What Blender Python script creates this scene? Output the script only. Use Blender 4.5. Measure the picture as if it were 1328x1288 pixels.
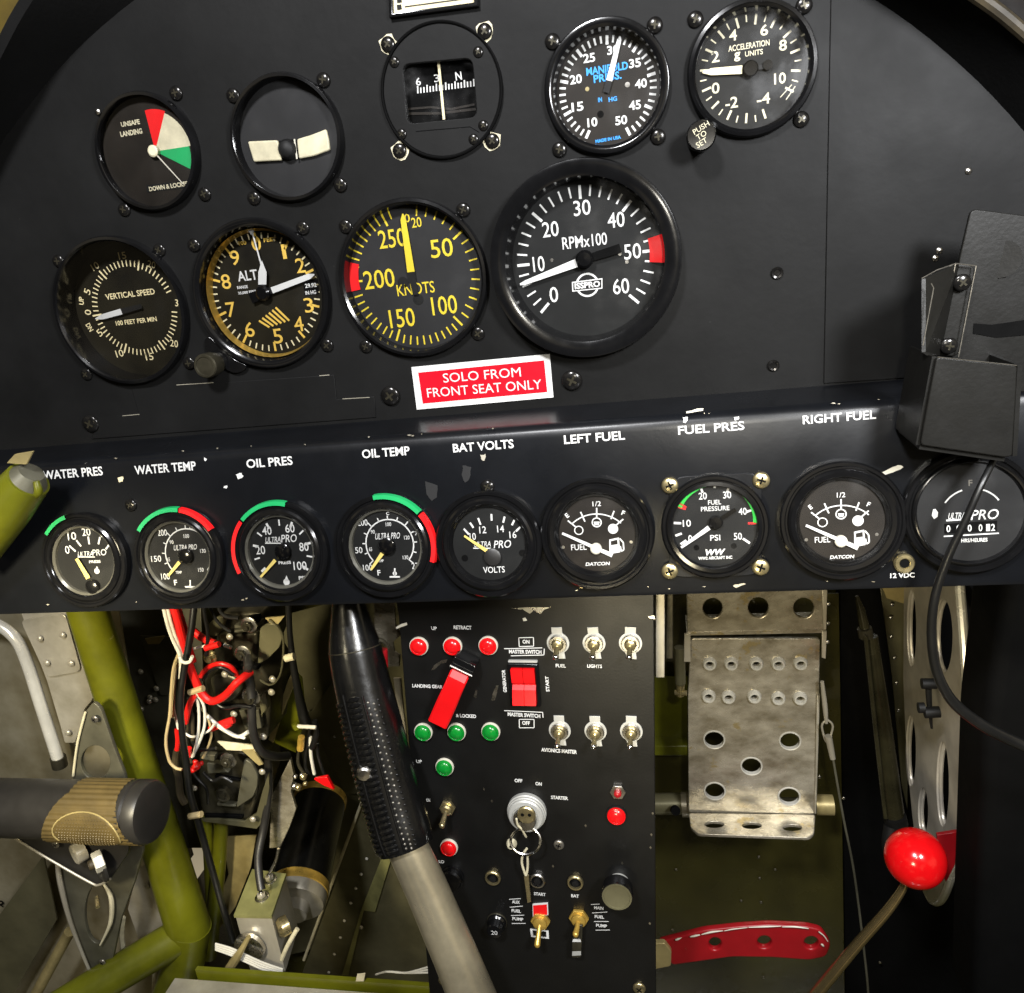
import bpy, math, random
from mathutils import Vector, Matrix

random.seed(7)
sc = bpy.context.scene
for o in list(bpy.data.objects):
    bpy.data.objects.remove(o)
COL = sc.collection
R = math.radians

# ---------------------------------------------------------------- camera, world, lamps, exposure
W0, H0, FPX = 1328.0, 1288.0, 1031.0          # size of the photograph and focal length in its pixels
DIST = 0.43                                   # metres from the lens to the instrument panel
yaw, pitch, roll = -0.1836, -0.3175, R(3.3)
nc = Vector((math.sin(yaw) * math.cos(pitch), math.sin(pitch), math.cos(yaw) * math.cos(pitch)))
uc = Vector((0, 1, 0)).cross(nc).normalized()
vc = nc.cross(uc)
ux = uc * math.cos(roll) + vc * math.sin(roll)
vz = vc * math.cos(roll) - uc * math.sin(roll)
RC = Matrix((ux, -nc, vz))                    # camera axes -> world axes (X right, Y into the panel, Z up)
def ray(px, py):
    return RC @ Vector(((px - W0 / 2) / FPX, -(py - H0 / 2) / FPX, -1.0))
d0 = ray(664, 540)
CAM = -d0 * (DIST / d0.y)
cam_data = bpy.data.cameras.new('camera')
cam_data.sensor_fit = 'HORIZONTAL'
cam_data.sensor_width = 36.0
cam_data.lens = 36.0 * FPX / W0
cam_data.clip_start = 0.01
cam_data.clip_end = 50
cam = bpy.data.objects.new('camera', cam_data)
cam.matrix_world = Matrix.Translation(CAM) @ RC.to_4x4()
COL.objects.link(cam)
sc.camera = cam

world = bpy.data.worlds.new('World')
sc.world = world
world.use_nodes = True
wn, wl = world.node_tree.nodes, world.node_tree.links
bg = wn['Background']
wtc = wn.new('ShaderNodeTexCoord')
wno = wn.new('ShaderNodeTexNoise'); wno.inputs['Scale'].default_value = 1.9; wno.inputs['Detail'].default_value = 2
wrp = wn.new('ShaderNodeValToRGB')
wrp.color_ramp.elements[0].position = 0.50; wrp.color_ramp.elements[0].color = (0.05, 0.045, 0.03, 1)
wrp.color_ramp.elements[1].position = 0.70; wrp.color_ramp.elements[1].color = (9.0, 7.6, 5.0, 1)
wl.new(wtc.outputs['Generated'], wno.inputs['Vector'])
wl.new(wno.outputs['Fac'], wrp.inputs['Fac'])
wl.new(wrp.outputs['Color'], bg.inputs['Color'])
bg.inputs['Strength'].default_value = 0.085

def lamp(name, kind, loc, target, power, color, size=0.1, cone=60, blend=0.6):
    l = bpy.data.lights.new(name, kind)
    l.energy = power; l.color = color
    if kind == 'AREA':
        l.shape = 'DISK'; l.size = size
    else:
        l.shadow_soft_size = size
    if kind == 'SPOT':
        l.spot_size = R(cone); l.spot_blend = blend
    o = bpy.data.objects.new(name, l)
    o.location = loc
    o.rotation_euler = (Vector(target) - Vector(loc)).to_track_quat('-Z', 'Y').to_euler()
    COL.objects.link(o)
    return o
# work lamp high to the right behind the photographer's shoulder, torch beside the lens, added fill low over the left footwell
lamp('work_lamp', 'AREA', CAM + Vector((0.27, -0.06, 0.16)), (0.0, 0, -0.02), 6.0, (0.97, 0.98, 1.0), 0.12)
lamp('overhead_fill', 'AREA', CAM + Vector((-0.16, -0.28, 0.56)), (-0.10, 0, 0.0), 12.0, (0.98, 0.98, 1.0), 0.12)  # added overhead fill to light the figures on the left dials
lamp('torch', 'SPOT', CAM + Vector((0.05, 0.0, 0.05)), (0.10, 0.1, -0.17), 3.2, (1.0, 0.95, 0.84), 0.010, 62, 0.9)
lamp('footwell_fill', 'SPOT', (-0.30, -0.42, 0.02), (-0.29, 0.12, -0.26), 25, (1.0, 0.88, 0.60), 0.04, 48, 0.7)  # added warm fill to bring out the left footwell

lamp('pedal_fill', 'SPOT', (0.02, -0.44, -0.17), (0.20, 0.20, -0.20), 6.5, (1.0, 0.87, 0.58), 0.04, 46, 0.8)  # added fill so the holed rib and pedal get light

sc.view_settings.view_transform = 'Standard'
sc.view_settings.look = 'None'
sc.view_settings.exposure = 0.0
sc.view_settings.gamma = 1.0
sc.view_settings.use_curve_mapping = False
sc.cycles.max_bounces = 6
sc.cycles.transparent_max_bounces = 12
sc.cycles.caustics_reflective = False
sc.cycles.caustics_refractive = False
sc.cycles.use_denoising = True

# ---------------------------------------------------------------- geometry helpers
def P(px, py, y):
    """the point at depth y (metres behind the panel face) seen at photograph pixel px, py"""
    d = ray(px, py)
    return CAM + d * ((y - CAM.y) / d.y)
def PXP(px, py, x):
    d = ray(px, py)
    return CAM + d * ((x - CAM.x) / d.x)
def mpp(px, py, y):
    return (P(px, py, y) - CAM).dot(RC @ Vector((0, 0, -1))) / FPX
def Z(ox, oy, s):
    return lambda x, y: (ox + x / s, oy + y / s)

class Frame:
    def __init__(s, o, x=(1, 0, 0), up=(0, 0, 1)):
        s.o = Vector(o); s.x = Vector(x).normalized()
        s.n = s.x.cross(Vector(up)).normalized(); s.y = s.n.cross(s.x)
    def M(s):
        return Matrix.Translation(s.o) @ Matrix((s.x, s.y, s.n)).transposed().to_4x4()
    def L(s, px, py, z=0.0):
        d = ray(px, py); q = s.o + s.n * z
        p = CAM + d * ((q - CAM).dot(s.n) / d.dot(s.n)) - s.o
        return Vector((p.dot(s.x), p.dot(s.y), z))
    def W(s, px, py, z=0.0):
        l = s.L(px, py, z)
        return s.o + s.x * l.x + s.y * l.y + s.n * l.z
    def at(s, px, py, z=0.0, rot=0.0):
        c, k = math.cos(R(rot)), math.sin(R(rot))
        return Frame(s.W(px, py, z), s.x * c + s.y * k, s.y * c - s.x * k)
    def scale(s, px, py, z=0.0):
        a = s.L(px, py, z)
        return (s.L(px + 1, py, z) - a).length, (s.L(px, py + 1, z) - a).length

def catmull(pts, n=6, closed=False):
    pts = [Vector(p) for p in pts]
    if len(pts) < 3: return pts
    out = []
    N = len(pts)
    rng = range(N if closed else N - 1)
    for i in rng:
        if closed:
            a, b, c, d = pts[i - 1], pts[i], pts[(i + 1) % N], pts[(i + 2) % N]
        else:
            a, b, c, d = pts[max(i - 1, 0)], pts[i], pts[i + 1], pts[min(i + 2, N - 1)]
        for k in range(n):
            t = k / n
            out.append(0.5 * (2 * b + (c - a) * t + (2 * a - 5 * b + 4 * c - d) * t * t + (3 * b - a - 3 * c + d) * t ** 3))
    if not closed: out.append(pts[-1])
    return out

_curves = {}
def text_geo(s, bold=0.0):
    key = (s, bold)
    if key not in _curves:
        cu = bpy.data.curves.new('t', 'FONT')
        cu.body = s; cu.size = 1; cu.offset = bold; cu.resolution_u = 3
        ob = bpy.data.objects.new('t', cu)
        me = ob.to_mesh()
        v = [p.co.copy() for p in me.vertices]; f = [tuple(q.vertices) for q in me.polygons]
        ob.to_mesh_clear()
        bpy.data.objects.remove(ob); bpy.data.curves.remove(cu)
        x0, x1 = min(p.x for p in v), max(p.x for p in v); y0, y1 = min(p.y for p in v), max(p.y for p in v)
        h = y1 - y0
        v = [Vector(((p.x - (x0 + x1) / 2) / h, (p.y - (y0 + y1) / 2) / h, 0)) for p in v]
        _curves[key] = (v, f, (x1 - x0) / h)
    return _curves[key]
def plate_geo(outline, holes=(), th=0.002, bev=0.0, res=2):
    """flat plate in local XY with through holes; front face at z = 0, back at z = -th"""
    cu = bpy.data.curves.new('p', 'CURVE')
    cu.dimensions = '2D'; cu.fill_mode = 'BOTH'
    cu.extrude = max(th / 2 - bev, 0.00005); cu.bevel_depth = bev; cu.bevel_resolution = res; cu.offset = -bev
    for ring in [outline] + list(holes):
        sp = cu.splines.new('POLY'); sp.points.add(len(ring) - 1); sp.use_cyclic_u = True
        for q, p in zip(sp.points, ring): q.co = (p[0], p[1], 0, 1)
    ob = bpy.data.objects.new('p', cu)
    me = ob.to_mesh()
    v = [p.co - Vector((0, 0, th / 2)) for p in me.vertices]; f = [tuple(q.vertices) for q in me.polygons]
    ob.to_mesh_clear(); bpy.data.objects.remove(ob); bpy.data.curves.remove(cu)
    return v, f
def circle(cx, cy, r, n=40, ry=None, rot=0):
    ry = r if ry is None else ry
    return [Vector((cx + r * math.cos(2 * math.pi * k / n), cy + ry * math.sin(2 * math.pi * k / n), 0)) for k in range(n)]
def rrect(w, h, r, n=6, cx=0, cy=0):
    out = []
    for sx, sy, a0 in ((1, 1, 0), (-1, 1, 90), (-1, -1, 180), (1, -1, 270)):
        for k in range(n + 1):
            a = R(a0 + 90 * k / n)
            out.append(Vector((cx + sx * (w / 2 - r) + r * math.cos(a), cy + sy * (h / 2 - r) + r * math.sin(a), 0)))
    return out
def round_poly(pts, r, n=4):
    out = []
    N = len(pts)
    for i in range(N):
        p = Vector(pts[i]); a = (Vector(pts[i - 1]) - p); b = (Vector(pts[(i + 1) % N]) - p)
        ra = min(r, a.length * .45, b.length * .45)
        s, e = p + a.normalized() * ra, p + b.normalized() * ra
        for k in range(n + 1):
            t = k / n
            out.append(s * (1 - t) ** 2 + p * 2 * t * (1 - t) + e * t * t)
    return out

class MB:
    def __init__(s):
        s.v, s.f, s.mi, s.mats = [], [], [], []
    def idx(s, m):
        if m not in s.mats: s.mats.append(m)
        return s.mats.index(m)
    def add(s, v, f, m, M=None):
        b = len(s.v); i = s.idx(m)
        s.v += [(M @ Vector(p)) if M else Vector(p) for p in v]
        s.f += [tuple(b + k for k in q) for q in f]; s.mi += [i] * len(f)
        return s
    def lathe(s, prof, m, seg=48, M=None, a0=0, a1=360, cap=False):
        full = abs(a1 - a0) >= 360
        n = seg if full else seg + 1
        v, f = [], []
        for r, z in prof:
            for k in range(n):
                a = R(90 - (a0 + (a1 - a0) * k / seg))      # clock angles
                v.append((r * math.cos(a), r * math.sin(a), z))
        for i in range(len(prof) - 1):
            for k in range(seg):
                k2 = (k + 1) % n
                f.append((i * n + k, (i + 1) * n + k, (i + 1) * n + k2, i * n + k2))
        if cap:
            for i in (0, len(prof) - 1):
                if prof[i][0] > 1e-6: f.append(tuple(i * n + k for k in range(n)))
        return s.add(v, f, m, M)
    def disc(s, r, z, m, seg=48, M=None):
        return s.lathe([(r, z), (0, z)], m, seg, M) if False else s.add([(r * math.cos(2 * math.pi * k / seg), r * math.sin(2 * math.pi * k / seg), z) for k in range(seg)], [tuple(range(seg))], m, M)
    def flat(s, pts, z, m, M=None):
        return s.add([(p[0], p[1], z) for p in pts], [tuple(range(len(pts)))], m, M)
    def plate(s, outline, m, holes=(), th=0.002, bev=0.0, z=0.0, M=None):
        v, f = plate_geo(outline, holes, th, bev)
        return s.add([p + Vector((0, 0, z)) for p in v], f, m, M)
    def box(s, x0, x1, y0, y1, z0, z1, m, M=None):
        v = [(x, y, z) for z in (z0, z1) for y in (y0, y1) for x in (x0, x1)]
        return s.add(v, [(0, 2, 3, 1), (4, 5, 7, 6), (0, 1, 5, 4), (2, 6, 7, 3), (0, 4, 6, 2), (1, 3, 7, 5)], m, M)
    def tube(s, pts, r, m, seg=12, sub=5, smooth=True, M=None, flat=1.0):
        if smooth and len(pts) > 2:
            if isinstance(r, (list, tuple)):
                r = [v.x for v in catmull([(q, 0, 0) for q in r], sub)]
            pts = catmull(pts, sub)
        pts = [Vector(p) for p in pts]
        if not isinstance(r, (list, tuple)): r = [r] * len(pts)
        v, f = [], []
        t = (pts[1] - pts[0]).normalized()
        a = t.orthogonal().normalized()
        for i, p in enumerate(pts):
            if i: t2 = (pts[min(i + 1, len(pts) - 1)] - pts[i - 1]).normalized()
            else: t2 = t
            a = (a - t2 * a.dot(t2)).normalized(); b = t2.cross(a); t = t2
            for k in range(seg):
                an = 2 * math.pi * k / seg
                v.append(p + (a * math.cos(an) + b * math.sin(an) * flat) * r[i])
        for i in range(len(pts) - 1):
            for k in range(seg):
                k2 = (k + 1) % seg
                f.append((i * seg + k, i * seg + k2, (i + 1) * seg + k2, (i + 1) * seg + k))
        f.append(tuple(reversed(range(seg)))); f.append(tuple((len(pts) - 1) * seg + k for k in range(seg)))
        return s.add(v, f, m, M)
    def sphere(s, c, r, m, M=None, seg=24, rings=14, sz=1.0):
        prof = [(r * math.sin(math.pi * k / rings), -r * math.cos(math.pi * k / rings) * sz) for k in range(rings + 1)]
        return s.lathe(prof, m, seg, (M or Matrix()) @ Matrix.Translation(c))
    def text(s, t, x, y, h, m, w=None, rot=0.0, z=0.0, bold=0.02, shear=0.0, M=None):
        v, f, asp = text_geo(t, bold)
        sx = h if w is None else w / asp
        c, k = math.cos(R(rot)), math.sin(R(rot))
        out = []
        for p in v:
            a, b = p.x * sx + shear * p.y * h, p.y * h
            out.append((x + a * c - b * k, y + a * k + b * c, z))
        return s.add(out, f, m, M)
    def bar(s, a, b, w, m, z=0.0, w2=None, M=None):
        a, b = Vector(a[:2]), Vector(b[:2]); d = (b - a).normalized(); n = Vector((-d.y, d.x)); w2 = w if w2 is None else w2
        return s.flat([a + n * w / 2, a - n * w / 2, b - n * w2 / 2, b + n * w2 / 2], z, m, M)
    def hexnut(s, r, h, m, M=None, hole=None, mh=None):
        pts = [Vector((r * math.cos(R(60 * k)), r * math.sin(R(60 * k)), 0)) for k in range(6)]
        s.plate(pts, m, th=h, bev=min(h, r) * .12, z=h, M=M)
        if hole: s.lathe([(hole, h), (hole, h * 1.35), (hole * .8, h * 1.5), (0, h * 1.5)], mh or m, 16, M)
        return s
    def mesh(s, name, angle=32):
        me = bpy.data.meshes.new(name)
        me.from_pydata([tuple(p) for p in s.v], [], s.f)
        for m in s.mats: me.materials.append(m)
        me.polygons.foreach_set('material_index', s.mi)
        me.polygons.foreach_set('use_smooth', [True] * len(s.f))
        me.update()
        me.set_sharp_from_angle(angle=R(angle))
        return me

def mesh_obj(name, me, parent=None, M=None):
    o = bpy.data.objects.new(name, me)
    COL.objects.link(o)
    if parent: o.parent = parent
    if M is not None:
        if parent: o.matrix_local = M
        else: o.matrix_world = M
    return o
def tag(o, label, cat, group=None):
    o['label'] = label; o['category'] = cat
    if group: o['group'] = group
    return o
def struct(o):
    o['kind'] = 'structure'
    return o
def thing(name, label, cat, M=None, group=None):
    o = bpy.data.objects.new(name, None)
    o.empty_display_size = 0.01
    COL.objects.link(o)
    if M is not None: o.matrix_world = M
    return tag(o, label, cat, group)
def solo(name, mb, label, cat, M=None, group=None, angle=32):
    return tag(mesh_obj(name, mb.mesh(name, angle), None, M), label, cat, group)
def part(name, mb, parent, M=None, label=None, angle=32):
    o = mesh_obj(name, mb.mesh(name, angle), parent, M)
    if label: o['label'] = label
    return o

# ---------------------------------------------------------------- materials
def mat(name, col, rough=0.5, metal=0.0, var=0.15, vscale=40, bump=0.0, bscale=400, rvar=0.1, chips=None, col2=None, stretch=None, coat=0.0, spec=0.5, emit=0.0, trans=0.0):
    m = bpy.data.materials.new(name)
    m.use_nodes = True
    nt = m.node_tree; N, Lk = nt.nodes, nt.links
    b = N['Principled BSDF']
    b.inputs['Metallic'].default_value = metal
    b.inputs['Coat Weight'].default_value = coat
    b.inputs['Specular IOR Level'].default_value = spec
    if emit:
        b.inputs['Emission Color'].default_value = (*col, 1); b.inputs['Emission Strength'].default_value = emit
    tc = N.new('ShaderNodeTexCoord')
    src = tc.outputs['Object']
    if stretch:
        mp = N.new('ShaderNodeMapping'); mp.inputs['Scale'].default_value = stretch
        Lk.new(src, mp.inputs['Vector']); vec = mp.outputs['Vector']
    else: vec = src
    no = N.new('ShaderNodeTexNoise'); no.inputs['Scale'].default_value = vscale; no.inputs['Detail'].default_value = 5; no.inputs['Roughness'].default_value = 0.62
    Lk.new(vec, no.inputs['Vector'])
    rp = N.new('ShaderNodeValToRGB')
    c2 = col2 or tuple(min(c * (1 + var), 1) for c in col)
    c1 = tuple(c * (1 - var) for c in col)
    rp.color_ramp.elements[0].position = 0.33; rp.color_ramp.elements[0].color = (*c1, 1)
    rp.color_ramp.elements[1].position = 0.68; rp.color_ramp.elements[1].color = (*c2, 1)
    Lk.new(no.outputs['Fac'], rp.inputs['Fac'])
    out = rp.outputs['Color']
    mr = N.new('ShaderNodeMapRange'); mr.inputs['To Min'].default_value = max(rough - rvar, 0.02); mr.inputs['To Max'].default_value = min(rough + rvar, 1)
    no2 = N.new('ShaderNodeTexNoise'); no2.inputs['Scale'].default_value = vscale * 2.7; no2.inputs['Detail'].default_value = 4
    Lk.new(vec, no2.inputs['Vector'])
    Lk.new(no2.outputs['Fac'], mr.inputs['Value']); Lk.new(mr.outputs['Result'], b.inputs['Roughness'])
    if chips:
        cs, th, cc = chips
        n3 = N.new('ShaderNodeTexNoise'); n3.inputs['Scale'].default_value = cs; n3.inputs['Detail'].default_value = 6; n3.inputs['Roughness'].default_value = 0.7
        Lk.new(src, n3.inputs['Vector'])
        r3 = N.new('ShaderNodeValToRGB'); r3.color_ramp.elements[0].position = th; r3.color_ramp.elements[1].position = th + 0.03
        Lk.new(n3.outputs['Fac'], r3.inputs['Fac'])
        mx = N.new('ShaderNodeMix'); mx.data_type = 'RGBA'
        Lk.new(r3.outputs['Color'], mx.inputs[0]); Lk.new(out, mx.inputs[6]); mx.inputs[7].default_value = (*cc, 1)
        out = mx.outputs[2]
    Lk.new(out, b.inputs['Base Color'])
    if bump:
        nb = N.new('ShaderNodeTexNoise'); nb.inputs['Scale'].default_value = bscale; nb.inputs['Detail'].default_value = 3
        Lk.new(vec, nb.inputs['Vector'])
        bp = N.new('ShaderNodeBump'); bp.inputs['Strength'].default_value = bump; bp.inputs['Distance'].default_value = 0.0006
        Lk.new(nb.outputs['Fac'], bp.inputs['Height']); Lk.new(bp.outputs['Normal'], b.inputs['Normal'])
    return m
K = {}
K['panel'] = mat('panel_paint', (0.0068, 0.0068, 0.0067), 0.52, var=0.35, vscale=11, bump=0.12, bscale=200, rvar=0.12, spec=0.13, chips=(150, 0.70, (0.035, 0.035, 0.033)))
K['strip'] = mat('satin_black_paint', (0.0045, 0.0050, 0.0062), 0.30, var=0.3, vscale=14, bump=0.05, bscale=300, rvar=0.09, spec=0.30, chips=(110, 0.71, (0.09, 0.085, 0.075)))
K['console'] = mat('console_black_paint', (0.0045, 0.0045, 0.0043), 0.40, var=0.3, vscale=18, bump=0.08, bscale=700, spec=0.35, chips=(120, 0.74, (0.20, 0.18, 0.14)))
K['hood'] = mat('glareshield_black', (0.0025, 0.0025, 0.0025), 0.8, var=0.3, vscale=30, bump=0.2, bscale=500, spec=0.15)
K['bezel'] = mat('bezel_black', (0.0042, 0.0042, 0.0045), 0.15, var=0.2, vscale=60, rvar=.05)
K['matte'] = mat('matte_black', (0.005, 0.005, 0.005), 0.6, var=0.2, spec=0.3)
K['void'] = mat('deep_black', (0.002, 0.002, 0.002), 0.8, var=0.2, spec=0.08)
K['rubber'] = mat('black_rubber', (0.0035, 0.0035, 0.0035), 0.24, var=0.3, vscale=50, bump=0.14, bscale=400)
K['cable'] = mat('black_cable', (0.006, 0.006, 0.006), 0.35, var=0.2)
K['dial'] = mat('dial_black', (0.0075, 0.0078, 0.0076), 0.6, var=0.15, vscale=60, spec=0.2)
K['dial_warm'] = mat('dial_warm_black', (0.0090, 0.0075, 0.0035), 0.55, var=0.6, vscale=22, spec=0.2)
K['dial_grey'] = mat('dial_grey', (0.019, 0.019, 0.0195), 0.55, var=0.12, spec=0.2)
K['dial_brown'] = mat('dial_brown_black', (0.012, 0.0095, 0.007), 0.55, var=0.35, vscale=30, spec=0.2)
K['white'] = mat('white_paint', (0.62, 0.62, 0.60), 0.5, var=0.08)
K['cream'] = mat('cream_paint', (0.72, 0.64, 0.40), 0.5, var=0.12)
K['lume'] = mat('aged_lume', (0.60, 0.55, 0.38), 0.42, var=0.18, vscale=90)
K['amber'] = mat('amber_paint', (0.72, 0.47, 0.08), 0.5, var=0.14)
K['yellow'] = mat('yellow_paint', (0.62, 0.48, 0.025), 0.5, var=0.08)
K['red'] = mat('red_paint', (0.72, 0.008, 0.010), 0.4, var=0.06)
K['placard_red'] = mat('placard_red', (0.52, 0.004, 0.014), 0.45, var=0.06, spec=0.2)
K['green'] = mat('green_paint', (0.01, 0.34, 0.10), 0.45, var=0.08)
K['lime'] = mat('bright_green_paint', (0.02, 0.55, 0.06), 0.45, var=0.08)
K['blue'] = mat('blue_paint', (0.02, 0.30, 0.80), 0.5, var=0.05)
K['alu'] = mat('aluminium', (0.50, 0.455, 0.34), 0.36, metal=0.5, var=0.3, vscale=16, bump=0.10, bscale=300, rvar=0.15, stretch=(1, 1, 0.35), col2=(0.64, 0.60, 0.50))
K['alu_worn'] = mat('worn_aluminium', (0.35, 0.305, 0.215), 0.27, metal=0.55, var=0.26, vscale=60, bump=0.14, bscale=130, rvar=0.15, col2=(0.62, 0.575, 0.47), stretch=(0.6, 1, 1.25), chips=(30, 0.615, (0.42, 0.34, 0.18)))
K['bright_alu'] = mat('bright_aluminium', (0.80, 0.78, 0.70), 0.25, metal=0.35, var=0.1)
K['skin'] = mat('side_skin_aluminium', (0.40, 0.33, 0.165), 0.36, metal=0.45, var=0.45, vscale=8, bump=0.16, bscale=60, rvar=0.16, col2=(0.55, 0.50, 0.36))
K['steel'] = mat('steel', (0.60, 0.58, 0.54), 0.28, metal=1.0, var=0.2, vscale=90)
K['chrome'] = mat('bright_steel', (0.78, 0.77, 0.74), 0.16, metal=1.0, var=0.12, vscale=60)
K['brass'] = mat('brass', (0.56, 0.47, 0.25), 0.28, metal=0.9, var=0.25, vscale=90)
K['bronze'] = mat('gold_ring', (0.62, 0.40, 0.08), 0.30, metal=0.55, var=0.3, vscale=60)
K['rod'] = mat('bare_stick_tube', (0.44, 0.385, 0.26), 0.32, metal=0.7, var=0.30, vscale=22, bump=0.08, bscale=250, rvar=.14)
K['brassrod'] = mat('varnished_rod', (0.40, 0.30, 0.14), 0.22, metal=0.9, var=0.16, vscale=60, rvar=.08)
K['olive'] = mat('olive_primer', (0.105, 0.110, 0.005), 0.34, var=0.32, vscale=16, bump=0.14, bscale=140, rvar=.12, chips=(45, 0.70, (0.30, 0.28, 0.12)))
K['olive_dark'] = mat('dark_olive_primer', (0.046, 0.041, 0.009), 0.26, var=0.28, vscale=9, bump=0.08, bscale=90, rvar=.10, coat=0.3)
K['olive_grey'] = mat('grey_olive_sheet', (0.135, 0.125, 0.070), 0.36, metal=0.35, var=0.35, vscale=11, bump=0.10, bscale=180, rvar=0.15)
K['tan'] = mat('tan_metal', (0.42, 0.34, 0.15), 0.45, metal=0.4, var=0.25, vscale=30)
K['darkmetal'] = mat('dark_casting', (0.060, 0.054, 0.036), 0.34, metal=0.6, var=0.5, vscale=45, bump=0.3, bscale=240, rvar=.14)
K['bracket'] = mat('dark_painted_bracket', (0.105, 0.100, 0.070), 0.42, metal=0.3, var=0.25, vscale=30)
K['redwire'] = mat('red_insulation', (0.62, 0.010, 0.008), 0.38, var=0.12)
K['whitewire'] = mat('white_insulation', (0.62, 0.60, 0.52), 0.45, var=0.12)
K['tanwire'] = mat('tan_insulation', (0.42, 0.33, 0.17), 0.5, var=0.12)
K['reflector'] = mat('reflector_grey', (0.14, 0.135, 0.11), 0.25, metal=0.3, var=0.1)
K['pale_olive'] = mat('pale_olive_primer', (0.20, 0.195, 0.075), 0.42, var=0.3, vscale=30)
K['strutmetal'] = mat('dark_strut_paint', (0.034, 0.031, 0.015), 0.25, metal=0.4, var=0.4, vscale=30)
K['needle'] = mat('yellowed_needle', (0.74, 0.58, 0.16), 0.45, var=0.1)
K['bright_cream'] = mat('bright_cream_paint', (0.86, 0.74, 0.42), 0.5, var=0.08)  # lightened cream, making up in colour for weak light in the deep dial
K['rib_alu'] = mat('rib_aluminium', (0.60, 0.56, 0.48), 0.34, metal=0.25, var=0.22, vscale=25, bump=0.1, bscale=200, rvar=.12)
K['rail_dark'] = mat('dark_rail_brown', (0.006, 0.004, 0.003), 0.6, var=0.5, vscale=60, spec=.15)
K['redball'] = mat('red_knob_plastic', (0.60, 0.004, 0.006), 0.15, var=0.10, vscale=60, rvar=0.08, bump=0.03, bscale=90)
K['redlever'] = mat('red_lever_paint', (0.30, 0.006, 0.010), 0.35, var=0.12, chips=(60, 0.70, (0.45, 0.28, 0.18)))
K['redlens'] = mat('red_lens', (0.70, 0.006, 0.008), 0.22, var=0.10, vscale=150, rvar=0.08)
K['greenlens'] = mat('green_lens', (0.004, 0.20, 0.022), 0.22, var=0.15, vscale=150, rvar=0.08)
K['plastic_red'] = mat('red_rocker_plastic', (0.72, 0.006, 0.008), 0.32, var=0.05)
K['ivory'] = mat('ivory_plastic', (0.60, 0.57, 0.47), 0.35, var=0.08)
K['greyplate'] = mat('grey_tab_plate', (0.46, 0.46, 0.43), 0.4, metal=0.3, var=0.12)
K['holder'] = mat('charcoal_holder_metal', (0.0085, 0.0082, 0.0072), 0.40, var=0.25, vscale=25, bump=0.12, bscale=500, spec=0.28, rvar=.12, chips=(140, 0.72, (0.06, 0.06, 0.055)))
K['rubber_brown'] = mat('brown_grip_rubber', (0.085, 0.060, 0.020), 0.5, var=0.25, vscale=40, bump=0.12, bscale=500)
K['rubber_grey'] = mat('grey_grip_rubber', (0.018, 0.017, 0.016), 0.42, var=0.18, vscale=40)
K['leather'] = mat('rail_tan', (0.035, 0.026, 0.012), 0.6, var=0.6, vscale=60)
K['wall'] = mat('mustard_primer', (0.075, 0.050, 0.003), 0.55, var=0.4, vscale=25)
K['screw'] = mat('black_oxide_screw', (0.022, 0.021, 0.020), 0.20, metal=0.7, var=0.3, vscale=200)
K['greyscrew'] = mat('grey_screw', (0.30, 0.28, 0.24), 0.30, metal=0.85, var=0.3, vscale=200)
g = bpy.data.materials.new('instrument_glass'); g.use_nodes = True
_n, _l = g.node_tree.nodes, g.node_tree.links
_n.remove(_n['Principled BSDF'])
_t = _n.new('ShaderNodeBsdfTransparent'); _g = _n.new('ShaderNodeBsdfGlossy'); _g.inputs['Roughness'].default_value = 0.05
_f = _n.new('ShaderNodeFresnel'); _f.inputs['IOR'].default_value = 1.40
_tc = _n.new('ShaderNodeTexCoord'); _no = _n.new('ShaderNodeTexNoise'); _no.inputs['Scale'].default_value = 60; _no.inputs['Detail'].default_value = 6
_mr = _n.new('ShaderNodeMapRange'); _mr.inputs['From Min'].default_value = 0.4; _mr.inputs['From Max'].default_value = 0.7; _mr.inputs['To Min'].default_value = 0.02; _mr.inputs['To Max'].default_value = 0.35
_l.new(_tc.outputs['Object'], _no.inputs['Vector']); _l.new(_no.outputs['Fac'], _mr.inputs['Value']); _l.new(_mr.outputs['Result'], _g.inputs['Roughness'])
_m = _n.new('ShaderNodeMixShader')
_l.new(_f.outputs[0], _m.inputs[0]); _l.new(_t.outputs[0], _m.inputs[1]); _l.new(_g.outputs[0], _m.inputs[2]); _l.new(_m.outputs[0], _n['Material Output'].inputs['Surface'])
K['glass'] = g

# screw heads, shared meshes (local z = out of the surface)
def screw_mesh(r, m, slot='cross', dome=0.55):
    b = MB()
    dome *= .62; prof = [(r, 0), (r, r * .18)] + [(r * math.cos(R(a)), r * .18 + r * dome * math.sin(R(a))) for a in (15, 30, 45, 60, 75)] + [(0.0, r * .18 + r * dome)]
    b.lathe(prof, m, 20)
    zt = r * .18 + r * dome + 0.00008
    for a in ((30, 120) if slot == 'cross' else (40,)):
        c, s_ = math.cos(R(a)), math.sin(R(a))
        b.bar((-c * r * .5, -s_ * r * .5), (c * r * .5, s_ * r * .5), r * .22, K['darkmetal'] if m is K['screw'] else K['void'], zt + (0.00003 if a > 60 else 0))  # cross on black heads is paler metal, a highlight put into the colour
    return b.mesh('screw_head')
SCREW = screw_mesh(0.0037, K['screw'])
SCREW_S = screw_mesh(0.0026, K['screw'])
SCREW_BIG = screw_mesh(0.0056, K['screw'])
SCREW_BRASS = screw_mesh(0.0042, K['brass'])
SCREW_GREY = screw_mesh(0.0034, K['greyscrew'])
rv = MB(); rv.lathe([(0.0032, 0), (0.0030, 0.0008), (0.0022, 0.0017), (0.0011, 0.0022), (0, 0.0023)], K['alu'], 16); RIVET = rv.mesh('rivet_head')
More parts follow.
